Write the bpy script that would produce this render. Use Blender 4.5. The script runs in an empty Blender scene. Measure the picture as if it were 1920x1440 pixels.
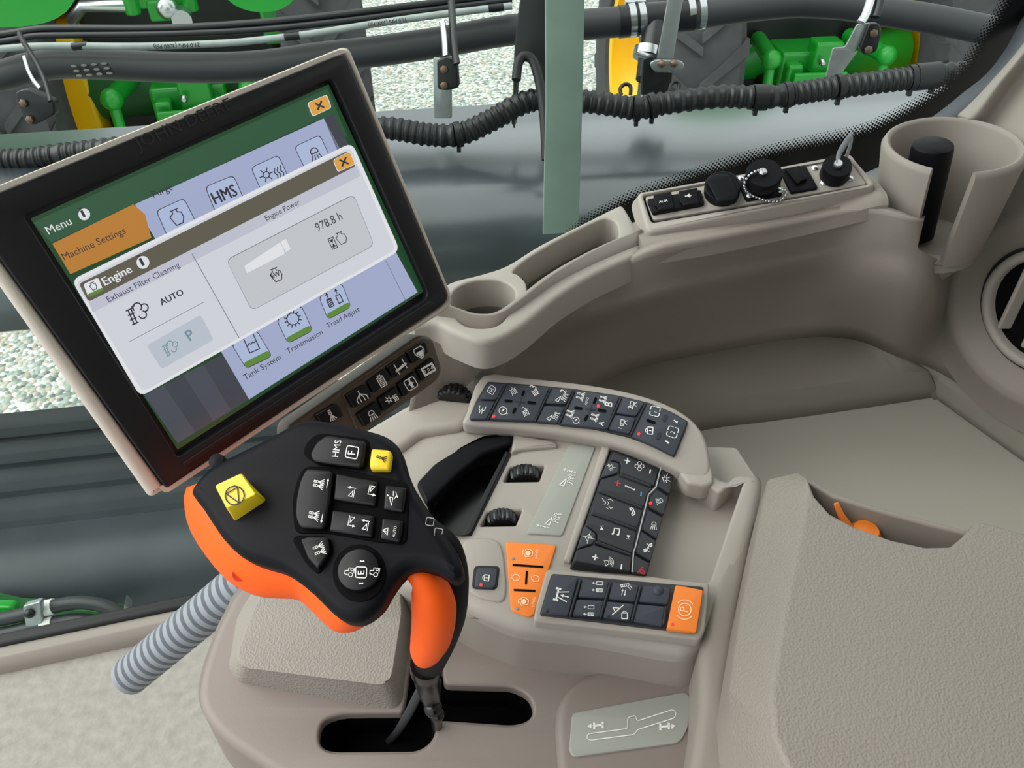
import bpy, bmesh, math, random
from mathutils import Vector as V, Matrix
from mathutils.geometry import tessellate_polygon
random.seed(7)
R=math.radians
S=bpy.context.scene
COL=S.collection
# ---------------------------------------------------------------- camera, world, light
F=1540.0
PITCH=40.0
cd=bpy.data.cameras.new('camera'); cam=bpy.data.objects.new('camera',cd); COL.objects.link(cam)
cd.sensor_fit='HORIZONTAL'; cd.sensor_width=36; cd.lens=F/1920*36; cd.clip_start=.02; cd.clip_end=200
cam.location=(0,0,0); cam.rotation_euler=(R(90-PITCH),0,0)
S.camera=cam
w=bpy.data.worlds.new('overcast_sky'); S.world=w; w.use_nodes=True
wn=w.node_tree; wn.nodes.clear()
wo=wn.nodes.new('ShaderNodeOutputWorld'); wb=wn.nodes.new('ShaderNodeBackground')
wt=wn.nodes.new('ShaderNodeTexCoord'); ws=wn.nodes.new('ShaderNodeSeparateXYZ'); wr=wn.nodes.new('ShaderNodeValToRGB')
wr.color_ramp.elements[0].position=0.0; wr.color_ramp.elements[0].color=(.72,.76,.80,1)
wr.color_ramp.elements[1].position=.7; wr.color_ramp.elements[1].color=(1,1,1,1)
wn.links.new(wt.outputs['Generated'],ws.inputs[0]); wn.links.new(ws.outputs['Z'],wr.inputs[0])
wn.links.new(wr.outputs[0],wb.inputs[0]); wb.inputs[1].default_value=SKY=1.5
wn.links.new(wb.outputs[0],wo.inputs[0])
sl=bpy.data.lights.new('bright_cloud','SUN'); sl.energy=3.2; sl.angle=R(65); sl.color=(1,.99,.97)
so=bpy.data.objects.new('bright_cloud',sl); COL.objects.link(so); so.rotation_euler=V((.72,.06,-.72)).to_track_quat('-Z','Y').to_euler()
S.view_settings.view_transform='Standard'; S.view_settings.look='None'
S.view_settings.exposure=0.0; S.view_settings.gamma=1; S.view_settings.use_curve_mapping=False
# ---------------------------------------------------------------- rays from the view to points in the cab
_c,_s=math.cos(R(PITCH)),math.sin(R(PITCH))
FW=V((0,_c,-_s)); UP=V((0,_s,_c)); RT=V((1,0,0))
def ray(u,v): return RT*((u-960)/F)+UP*((720-v)/F)+FW
def D(u,v,d): return ray(u,v)*d
def Z(u,v,z):
    r=ray(u,v); return r*(z/r.z)
def Yv(u,v,y):
    r=ray(u,v); return r*(y/r.y)
class Plane:
    def __init__(s,p,n,ex=None):
        s.p=V(p); s.n=V(n).normalized()
        e=V(ex) if ex else RT
        s.ex=(e-s.n*e.dot(s.n)).normalized(); s.ey=s.n.cross(s.ex)
    def hit(s,uv,off=0):
        r=ray(*uv); p=s.p+s.n*off
        return r*(p.dot(s.n)/r.dot(s.n))
    def loc(s,P,off=0):
        d=P-s.p; return (d.dot(s.ex),d.dot(s.ey))
    def at(s,x,y,z=0): return s.p+s.ex*x+s.ey*y+s.n*z
    def up(s,off): return Plane(s.p+s.n*off,s.n,s.ex)
# ---------------------------------------------------------------- materials
def lin(c): return tuple(((x/255)/12.92 if x<=10 else (((x/255)+.055)/1.055)**2.4) for x in c)
def mat(name,rgb,rough=.5,bump=None,spec=.5,metal=0,emit=None,vary=0,vscale=20,coat=0):
    m=bpy.data.materials.new(name); m.use_nodes=True
    nt=m.node_tree; b=nt.nodes['Principled BSDF']
    c=lin(rgb)+(1,)
    b.inputs['Base Color'].default_value=c; b.inputs['Roughness'].default_value=rough
    b.inputs['Specular IOR Level'].default_value=spec; b.inputs['Metallic'].default_value=metal
    if coat: b.inputs['Coat Weight'].default_value=coat; b.inputs['Coat Roughness'].default_value=.22
    tc=nt.nodes.new('ShaderNodeTexCoord')
    if vary:
        n=nt.nodes.new('ShaderNodeTexNoise'); n.inputs['Scale'].default_value=vscale; n.inputs['Detail'].default_value=5
        nt.links.new(tc.outputs['Object'],n.inputs['Vector'])
        r=nt.nodes.new('ShaderNodeValToRGB')
        r.color_ramp.elements[0].position=.3; r.color_ramp.elements[1].position=.7
        r.color_ramp.elements[0].color=tuple(x*(1-vary) for x in c[:3])+(1,)
        r.color_ramp.elements[1].color=tuple(min(1,x*(1+vary)) for x in c[:3])+(1,)
        nt.links.new(n.outputs['Fac'],r.inputs[0]); nt.links.new(r.outputs[0],b.inputs['Base Color'])
    if bump:
        sc,st,kind=bump
        if kind=='v':
            t=nt.nodes.new('ShaderNodeTexVoronoi'); t.feature='SMOOTH_F1'; out='Distance'
        else:
            t=nt.nodes.new('ShaderNodeTexNoise'); t.inputs['Detail'].default_value=3; out='Fac'
        t.inputs['Scale'].default_value=sc; nt.links.new(tc.outputs['Object'],t.inputs['Vector'])
        bp=nt.nodes.new('ShaderNodeBump'); bp.inputs['Strength'].default_value=st; bp.inputs['Distance'].default_value=.001
        nt.links.new(t.outputs[out],bp.inputs['Height']); nt.links.new(bp.outputs[0],b.inputs['Normal'])
    if emit:
        b.inputs['Emission Color'].default_value=c; b.inputs['Emission Strength'].default_value=emit
        b.inputs['Base Color'].default_value=(.005,.005,.006,1)
    return m
M={}
M['trim']=mat('taupe_moulded_plastic',(138,131,122),.55,(900,.12,'n'))
M['trimdark']=mat('taupe_tray_plastic',(140,136,126),.6,(900,.12,'n'))
M['pod']=mat('light_taupe_plastic',(160,154,145),.5,(900,.1,'n'))
M['trayfloor']=mat('grey_olive_tray_mat',(184,182,170),.7,(500,.15,'n'))
M['pad']=mat('grained_taupe_vinyl',(138,132,123),.5,(640,.55,'v'),spec=.5)
M['pad2']=mat('grained_armrest_vinyl',(140,134,124),.52,(600,.6,'v'),spec=.5)
M['shell']=mat('pale_beige_housing',(200,192,178),.5,(700,.06,'n'))
M['bezel']=mat('black_bezel_plastic',(19,20,23),.42,(900,.05,'n'),spec=.35)
M['logo']=mat('embossed_black',(8,8,10),.25,spec=.5)
M['black']=mat('black_soft_plastic',(13,14,18),.5,(900,.05,'n'),spec=.14)
M['blackg']=mat('black_gloss_plastic',(16,17,20),.25)
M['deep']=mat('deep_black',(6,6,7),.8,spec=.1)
M['rubber']=mat('slate_rubber_key',(50,56,66),.5,(900,.08,'n'))
M['rubberd']=mat('dark_rubber_key',(34,37,43),.48,(900,.08,'n'))
M['keyb']=mat('black_key',(12,13,15),.38,spec=.3)
M['white']=mat('white_print',(235,235,232),.5)
M['grey']=mat('grey_print',(180,183,183),.5)
M['red']=mat('red_print',(205,40,50),.4)
M['redled']=mat('red_led',(255,60,60),.4,emit=1.0)
M['blue']=mat('blue_print',(60,160,205),.4)
M['orange']=mat('orange_grip',(255,97,14),.55,(900,.05,'n'),spec=.3)
M['okey']=mat('orange_rubber_key',(238,128,38),.5,(900,.08,'n'))
M['oprint']=mat('pale_orange_print',(255,215,170),.5)
M['yellow']=mat('yellow_key',(235,205,40),.35)
M['plate']=mat('grey_green_label_plate',(152,155,145),.5)
M['brown']=mat('brown_keypad_frame',(84,74,62),.4)
M['cond']=mat('grey_conduit',(135,141,147),.45)
M['glassrim']=mat('black_frit',(5,5,6),.3)
M['seal']=mat('black_rubber_seal',(14,15,17),.6)
M['sealg']=mat('grey_rubber_seal',(62,66,72),.6)
M['carpet']=mat('grey_floor_mat',(150,146,139),.9,(160,.8,'n'),spec=.2,vary=.12,vscale=60)
M['steel']=mat('bright_steel',(200,203,205),.28,metal=1)
M['galv']=mat('galvanised_steel',(165,170,170),.42,metal=.8,vary=.1,vscale=40)
M['rust']=mat('dull_bolt',(120,98,84),.5,metal=.6)
M['hose']=mat('dark_rubber_hose',(50,52,54),.5,(90,.08,'n'))
M['deck']=mat('taupe_console_deck',(128,118,111),.5,(900,.1,'n'))
M['hoseb']=mat('black_hose',(22,24,27),.38)
M['hosew']=mat('grey_printed_hose',(150,158,156),.5,vary=.12,vscale=30)
M['corr']=mat('black_corrugated_plastic',(18,20,22),.4)
M['fender']=mat('black_fender_plastic',(46,54,60),.35,(120,.1,'n'),vary=.25,vscale=8,spec=1.0,coat=1.0)
M['rib']=mat('ribbed_grey_fender',(58,64,69),.5,(120,.15,'n'),vary=.15,vscale=10)
M['post']=mat('grey_green_post',(128,146,138),.55,vary=.08,vscale=14)
M['green']=mat('green_paint',(24,150,44),.35,coat=.3)
M['green2']=mat('dark_green_paint',(20,92,36),.4)
M['tyellow']=mat('yellow_paint',(250,200,10),.4)
M['tyre']=mat('tyre_rubber',(62,62,64),.8,vary=.2,vscale=9)
M['tdark']=mat('tractor_black',(20,21,23),.5)
M['tred']=mat('red_lens',(215,70,40),.3)
for n_,c_ in dict(ui_green=(48,88,60),ui_edge=(30,70,40),ui_lav=(166,176,208),ui_dark=(66,70,78),ui_dark2=(76,80,90),ui_tab=(190,128,52),ui_white=(228,231,235),ui_paper=(214,217,224),
    ui_bar=(98,94,80),ui_band=(196,199,212),ui_grey=(200,203,208),ui_gold=(228,166,74),ui_text=(52,52,62),ui_blue=(62,62,104),ui_icon=(176,190,222),ui_line=(120,124,134),
    ui_box=(190,199,210),ui_faint=(120,150,156),ui_hl=(232,234,238),ui_gl=(96,140,60)).items():
    M[n_]=mat('screen_'+n_[3:],c_,.25,emit=.9)
# ---------------------------------------------------------------- 2D outline helpers (pixel or local)
def rnd(pts,r,n=4):
    out=[]; N=len(pts)
    for i in range(N):
        a=V(pts[i-1]); b=V(pts[i]); c=V(pts[(i+1)%N])
        rr=r[i] if isinstance(r,(list,tuple)) else r
        d1=(a-b).length; d2=(c-b).length
        if rr<=0 or d1<1e-9 or d2<1e-9: out.append(tuple(b)); continue
        p=b+(a-b)*min(rr/d1,.48); q=b+(c-b)*min(rr/d2,.48)
        for k in range(n+1):
            t=k/n; out.append(tuple(p*(1-t)**2+b*2*t*(1-t)+q*t*t))
    return out
def sm(pts,n=4,closed=True):
    P=[V(p) for p in pts]; N=len(P); out=[]
    rng=range(N) if closed else range(N-1)
    for i in rng:
        if closed: p0,p1,p2,p3=P[i-1],P[i],P[(i+1)%N],P[(i+2)%N]
        else: p0,p1,p2,p3=P[max(i-1,0)],P[i],P[i+1],P[min(i+2,N-1)]
        for k in range(n):
            t=k/n
            out.append(.5*((2*p1)+(p2-p0)*t+(2*p0-5*p1+4*p2-p3)*t*t+(3*p1-p0-3*p2+p3)*t**3))
    if not closed: out.append(P[-1])
    return out
def ell(c,rx,ry,n=32,a0=0):
    return [(c[0]+rx*math.cos(a0+2*math.pi*k/n),c[1]+ry*math.sin(a0+2*math.pi*k/n)) for k in range(n)]
def area2(p): return .5*sum(p[i-1][0]*p[i][1]-p[i][0]*p[i-1][1] for i in range(len(p)))
def inset(p,d):
    N=len(p); out=[]
    for i in range(N):
        a=V(p[i-1]).to_2d(); b=V(p[i]).to_2d(); c=V(p[(i+1)%N]).to_2d()
        e1=b-a; e2=c-b
        if e1.length<1e-9 or e2.length<1e-9: e1=e1 if e1.length>1e-9 else e2; e2=e2 if e2.length>1e-9 else e1
        e1=e1.normalized(); e2=e2.normalized()
        n1=V((-e1.y,e1.x)); n2=V((-e2.y,e2.x)); m=n1+n2
        L=m.length
        if L<.2: m=n1
        else: m=m/L*min(1/max(L/2,.35),2.0)
        out.append((b.x+m.x*d,b.y+m.y*d))
    return out
# ---------------------------------------------------------------- object helpers
def props(o,label=None,cat=None,group=None,kind=None):
    for k,v in (('label',label),('category',cat),('group',group),('kind',kind)):
        if v: o[k]=v
    return o
def thing(name,loc,label,cat,group=None):
    o=bpy.data.objects.new(name,None); COL.objects.link(o); o.location=loc; o.empty_display_size=.02
    bpy.context.view_layer.update()
    return props(o,label,cat,group)
class MB:
    def __init__(s,m=None):
        s.bm=bmesh.new(); s.ms=[]; s.cur=m
    def mi(s,m):
        m=m or s.cur
        if m not in s.ms: s.ms.append(m)
        return s.ms.index(m)
    def face(s,pts,m=None):
        vs=[s.bm.verts.new(p) for p in pts]
        f=s.bm.faces.new(vs); f.material_index=s.mi(m); return f
    def mesh(s,verts,faces,m=None):
        i=s.mi(m); vs=[s.bm.verts.new(p) for p in verts]
        for f in faces:
            try: ff=s.bm.faces.new([vs[k] for k in f]); ff.material_index=i
            except ValueError: pass
    def ring_faces(s,A,B,i,close=True):
        n=len(A)
        for k in range(n if close else n-1):
            try: f=s.bm.faces.new((A[k],A[(k+1)%n],B[(k+1)%n],B[k])); f.material_index=i
            except ValueError: pass
    # solid slab: outline lies on plane (shifted by off), body goes down by th
    def slab(s,pl,outline,th,bev=0,off=0,m=None,holes=(),flare=0,px=True,seg=3,mtop=None,hb=.0025,hm=None):
        i=s.mi(m); it=s.mi(mtop) if mtop else i
        P=pl.up(off) if off else pl
        loops=[]
        for j,o in enumerate([outline]+list(holes)):
            q=[P.loc(P.hit(p)) for p in o] if px else [tuple(p) for p in o]
            if (area2(q)>0)!=(j==0): q=q[::-1]
            loops.append(q)
        tops=[]; bots=[]
        for j,q in enumerate(loops):
            rings=[]
            if j==0 or True:
                r=inset(q,-flare) if (flare and j==0) else q
                rings.append([s.bm.verts.new(P.at(x,y,-th)) for x,y in r])
            if bev>0:
                for k in range(seg+1):
                    t=k/seg*math.pi/2
                    bb=bev if j==0 else min(bev,hb)
                    r=inset(q,bb*(1-math.cos(t)))
                    rings.append([s.bm.verts.new(P.at(x,y,-bb*(1-math.sin(t)))) for x,y in r])
                top2=r
            else:
                rings.append([s.bm.verts.new(P.at(x,y,0)) for x,y in q]); top2=q
            for a,b in zip(rings,rings[1:]): s.ring_faces(a,b,s.mi(hm) if (hm and j) else i)
            tops.append((top2,rings[-1])); bots.append((q,rings[0]))
        for L,rev,ii in ((tops,False,it),(bots,True,i)):
            vs=[v for _,r in L for v in r]
            for t in tessellate_polygon([[V((x,y,0)) for x,y in q] for q,_ in L]):
                a=[vs[k] for k in t]
                n=(a[1].co-a[0].co).cross(a[2].co-a[0].co)
                if (n.dot(P.n)<0)!=rev: a=a[::-1]
                try: f=s.bm.faces.new(a); f.material_index=ii
                except ValueError: pass
    # flat decoration on a plane
    def poly(s,pl,outline,off=.0004,m=None):
        i=s.mi(m); P=pl.up(off)
        q=[P.loc(P.hit(p)) for p in outline]
        vs=[s.bm.verts.new(P.at(x,y)) for x,y in q]
        for t in tessellate_polygon([[V((x,y,0)) for x,y in q]]):
            a=[vs[k] for k in t]
            if (a[1].co-a[0].co).cross(a[2].co-a[0].co).dot(P.n)<0: a=a[::-1]
            try: f=s.bm.faces.new(a); f.material_index=i
            except ValueError: pass
    def line3(s,pts,n,wd,m=None,closed=False):
        i=s.mi(m); N=len(pts)
        for k in range(N if closed else N-1):
            a=pts[k]; b=pts[(k+1)%N]; d=b-a
            if d.length<1e-7: continue
            d.normalize(); sd=n.cross(d)*wd/2; e=d*wd*.3
            vs=[s.bm.verts.new(p) for p in (a-e-sd,b+e-sd,b+e+sd,a-e+sd)]
            f=s.bm.faces.new(vs); f.material_index=i
    def line(s,pl,px,wpx,off=.0005,m=None,closed=False):
        P=pl.up(off); pts=[P.hit(p) for p in px]
        u,v=px[0]; dep=P.hit((u,v)).dot(FW)
        s.line3(pts,P.n,wpx*dep/F,m,closed)
    def text(s,pl,txt,p0,p1,off=.0006,m=None,hs=1.0,font_bold=0,up=1):
        P=pl.up(off); a=P.hit(p0); b=P.hit(p1); d=b-a; L=d.length; d.normalize(); u=P.n.cross(d)*up
        c=bpy.data.curves.new('t','FONT'); c.body=txt; c.resolution_u=2; 
        o=bpy.data.objects.new('t',c); me=bpy.data.meshes.new_from_object(o)
        if not len(me.vertices): return
        x0=min(v.co.x for v in me.vertices); x1=max(v.co.x for v in me.vertices); k=L/max(x1-x0,.58 if txt in '12' else 0)
        for sh in ((0,.05) if font_bold>=.02 else (0,)):
            s.mesh([a+d*(v.co.x-x0+sh)*k+u*v.co.y*k*hs for v in me.vertices],[list(p.vertices) for p in me.polygons],m)
        bpy.data.meshes.remove(me); bpy.data.objects.remove(o); bpy.data.curves.remove(c)
    def tube(s,pts,r,seg=16,m=None,cap=True,smooth=0,flat=1.0,upv=None):
        P=[V(p) for p in pts]; i=s.mi(m)
        rr=list(r) if isinstance(r,(list,tuple)) else [r]*len(P)
        if smooth:
            Q=sm(P,smooth,False); q=[]
            for k in range(len(Q)):
                t=k/smooth; a=int(min(t,len(P)-2)) if len(P)>1 else 0; fr=t-a
                q.append(rr[a]*(1-fr)+rr[min(a+1,len(P)-1)]*fr)
            P,rr=Q,q
        rings=[]; up=V(upv) if upv else None
        for k,p in enumerate(P):
            t=(P[min(k+1,len(P)-1)]-P[max(k-1,0)]).normalized()
            if up is None: up=t.orthogonal()
            e1=(up-t*up.dot(t)).normalized(); up=e1 if upv is None else V(upv); e2=t.cross(e1)
            rings.append([s.bm.verts.new(p+(e1*math.cos(2*math.pi*j/seg)*flat+e2*math.sin(2*math.pi*j/seg))*rr[k]) for j in range(seg)])
        for a,b in zip(rings,rings[1:]): s.ring_faces(a,b,i)
        if cap:
            for g in (rings[0][::-1],rings[-1]):
                f=s.bm.faces.new(g); f.material_index=i
        return P
    def lathe(s,c,ax,prof,seg=32,m=None,a0=0,a1=2*math.pi,ex=None,closed=False):
        ax=V(ax).normalized(); c=V(c); e=V(ex) if ex else ax.orthogonal()
        e1=(e-ax*e.dot(ax)).normalized(); e2=ax.cross(e1); i=s.mi(m)
        full=abs(a1-a0-2*math.pi)<1e-6; n=seg if full else seg+1
        G=[]
        for k in range(n):
            t=a0+(a1-a0)*k/seg; d=e1*math.cos(t)+e2*math.sin(t)
            G.append([s.bm.verts.new(c+d*r+ax*h) for r,h in prof])
        for k in range(seg):
            A=G[k]; B=G[(k+1)%n]; q=len(prof)
            for j in range(q if closed else q-1):
                try: f=s.bm.faces.new((A[j],B[j],B[(j+1)%q],A[(j+1)%q])); f.material_index=i
                except ValueError: pass
        if closed and not full:
            for g in (G[0],G[-1][::-1]):
                try: f=s.bm.faces.new(g); f.material_index=i
                except ValueError: pass
    def grid(s,rows,m=None):
        i=s.mi(m); W=[[s.bm.verts.new(p) for p in r] for r in rows]
        for a,b in zip(W,W[1:]): s.ring_faces(a,b,i,False)
    def loft(s,rings,m=None,cap=(True,True)):
        i=s.mi(m); W=[[s.bm.verts.new(p) for p in r] for r in rings]
        for a,b in zip(W,W[1:]): s.ring_faces(a,b,i)
        for g,c in ((W[0][::-1],cap[0]),(W[-1],cap[1])):
            if c:
                f=s.bm.faces.new(g); f.material_index=i
                bmesh.ops.triangulate(s.bm,faces=[f])
    def box(s,c,size,m=None,ex=(1,0,0),ez=(0,0,1)):
        ex=V(ex).normalized(); ez=V(ez).normalized(); ey=ez.cross(ex).normalized(); ez=ex.cross(ey); c=V(c)
        v=[c+ex*x*size[0]/2+ey*y*size[1]/2+ez*z*size[2]/2 for z in (-1,1) for y in (-1,1) for x in (-1,1)]
        s.mesh(v,[(0,2,3,1),(4,5,7,6),(0,1,5,4),(2,6,7,3),(0,4,6,2),(1,3,7,5)],m)
    def ball(s,c,r,m=None,sx=(1,1,1),u=12,v=8):
        i=s.mi(m); n0=len(s.bm.faces)
        mt=Matrix.Translation(V(c))@Matrix.Diagonal((r*sx[0],r*sx[1],r*sx[2],1))
        g=bmesh.ops.create_uvsphere(s.bm,u_segments=u,v_segments=v,radius=1,matrix=mt)
        for vv in g['verts']:
            for f in vv.link_faces: f.material_index=i
    def build(s,name,parent=None,label=None,cat=None,group=None,kind=None,bevel=0,sub=0,sharp=40,solid=0,recalc=True,bseg=3):
        if recalc and not solid: bmesh.ops.recalc_face_normals(s.bm,faces=s.bm.faces)
        me=bpy.data.meshes.new(name); s.bm.to_mesh(me); s.bm.free()
        for m in s.ms: me.materials.append(M[m])
        me.polygons.foreach_set('use_smooth',[True]*len(me.polygons))
        if sharp<180: me.set_sharp_from_angle(angle=R(sharp))
        o=bpy.data.objects.new(name,me); COL.objects.link(o)
        if parent:
            o.parent=parent; o.matrix_parent_inverse=parent_inv(parent)
        if solid:
            md=o.modifiers.new('solid','SOLIDIFY'); md.thickness=abs(solid); md.offset=-1 if solid>0 else 1
        if bevel:
            md=o.modifiers.new('bevel','BEVEL'); md.width=bevel; md.segments=bseg; md.limit_method='ANGLE'; md.angle_limit=R(30); md.harden_normals=False
        if sub:
            md=o.modifiers.new('sub','SUBSURF'); md.levels=sub; md.render_levels=sub
        return props(o,label,cat,group,kind)
def parent_inv(p):
    return Matrix.Translation(-p.location) if p.type=='EMPTY' else Matrix.Identity(4)
# ---------------------------------------------------------------- little symbol library (x right, y up, box -1..1)
def circ(x,y,r,n=14,a=0,b=360): return [(x+r*math.cos(R(a+(b-a)*k/n)),y+r*math.sin(R(a+(b-a)*k/n))) for k in range(n+1)]
ENG=[(-.45,-.1),(-.55,.25),(-.2,.45),(-.2,.7),(-.35,.7),(.35,.7),(.2,.7),(.2,.45),(.5,.3),(.55,-.15),(.3,-.6),(-.3,-.6),(-.45,-.1)]
def noz(x,y,k=1): return [('l',[(x-.12*k,y+.45*k),(x-.12*k,y+.75*k),(x+.12*k,y+.75*k),(x+.12*k,y+.45*k)]),('c',x,y+.3*k,.16*k),('l',[(x,y+.1*k),(x-.45*k,y-.6*k)]),('l',[(x,y+.1*k),(x-.15*k,y-.65*k)]),('l',[(x,y+.1*k),(x+.15*k,y-.65*k)]),('l',[(x,y+.1*k),(x+.45*k,y-.6*k)])]
BOOM=[('l',[(-.9,.5),(.0,.0),(-.9,-.0),(-.9,.5)]),('c',.1,-.3,.13),('c',-.25,-.3,.13),('c',.45,-.3,.13),('l',[(-.3,-.5),(-.4,-.85)]),('l',[(-.1,-.5),(-.05,-.85)]),('l',[(.2,-.5),(.2,-.85)]),('l',[(.5,-.5),(.65,-.85)])]
LOCK=[('l',[(-.5,.05),(.5,.05),(.5,-.7),(-.5,-.7),(-.5,.05)]),('l',circ(0,.05,.32,10,0,180)),('l',[(0,-.2),(0,-.45)])]
LAMP=[('l',[(-.4,-.05)]+circ(0,.1,.42,12,200,-20)+[(-.4,-.05)]),('l',[(-.4,-.25),(-.6,-.85)]),('l',[(-.12,-.25),(-.2,-.85)]),('l',[(.15,-.25),(.18,-.85)]),('l',[(.4,-.25),(.55,-.85)])]
TY=[('l',[(-.8,-.7),(-.3,-.7),(-.3,.2),(-.8,.2),(-.8,-.7)]),('l',[(.3,-.7),(.8,-.7),(.8,.2),(.3,.2),(.3,-.7)]),('l',[(-.55,.4),(-.55,.9)]),('l',[(.55,.4),(.55,.9)]),('f',[(-.75,.65),(-.55,.95),(-.35,.65)]),('f',[(.35,.65),(.55,.95),(.75,.65)])]+[('l',[(-.75,-.55+.2*k),(-.35,-.45+.2*k)]) for k in range(4)]
FRAME=[('l',[(-.15,.8),(-.6,.8),(-.8,.6),(-.8,.15)]),('l',[(.15,.8),(.6,.8),(.8,.6),(.8,.15)]),('l',[(-.15,-.8),(-.6,-.8),(-.8,-.6),(-.8,-.15)]),('l',[(.15,-.8),(.6,-.8),(.8,-.6),(.8,-.15)])]
TARGET=[('c',0,0,.55),('c',0,0,.2),('l',[(-.85,0),(-.3,0)]),('l',[(.3,0),(.85,0)]),('l',[(0,.3),(0,.85)]),('l',[(0,-.3),(0,-.85)])]
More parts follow.
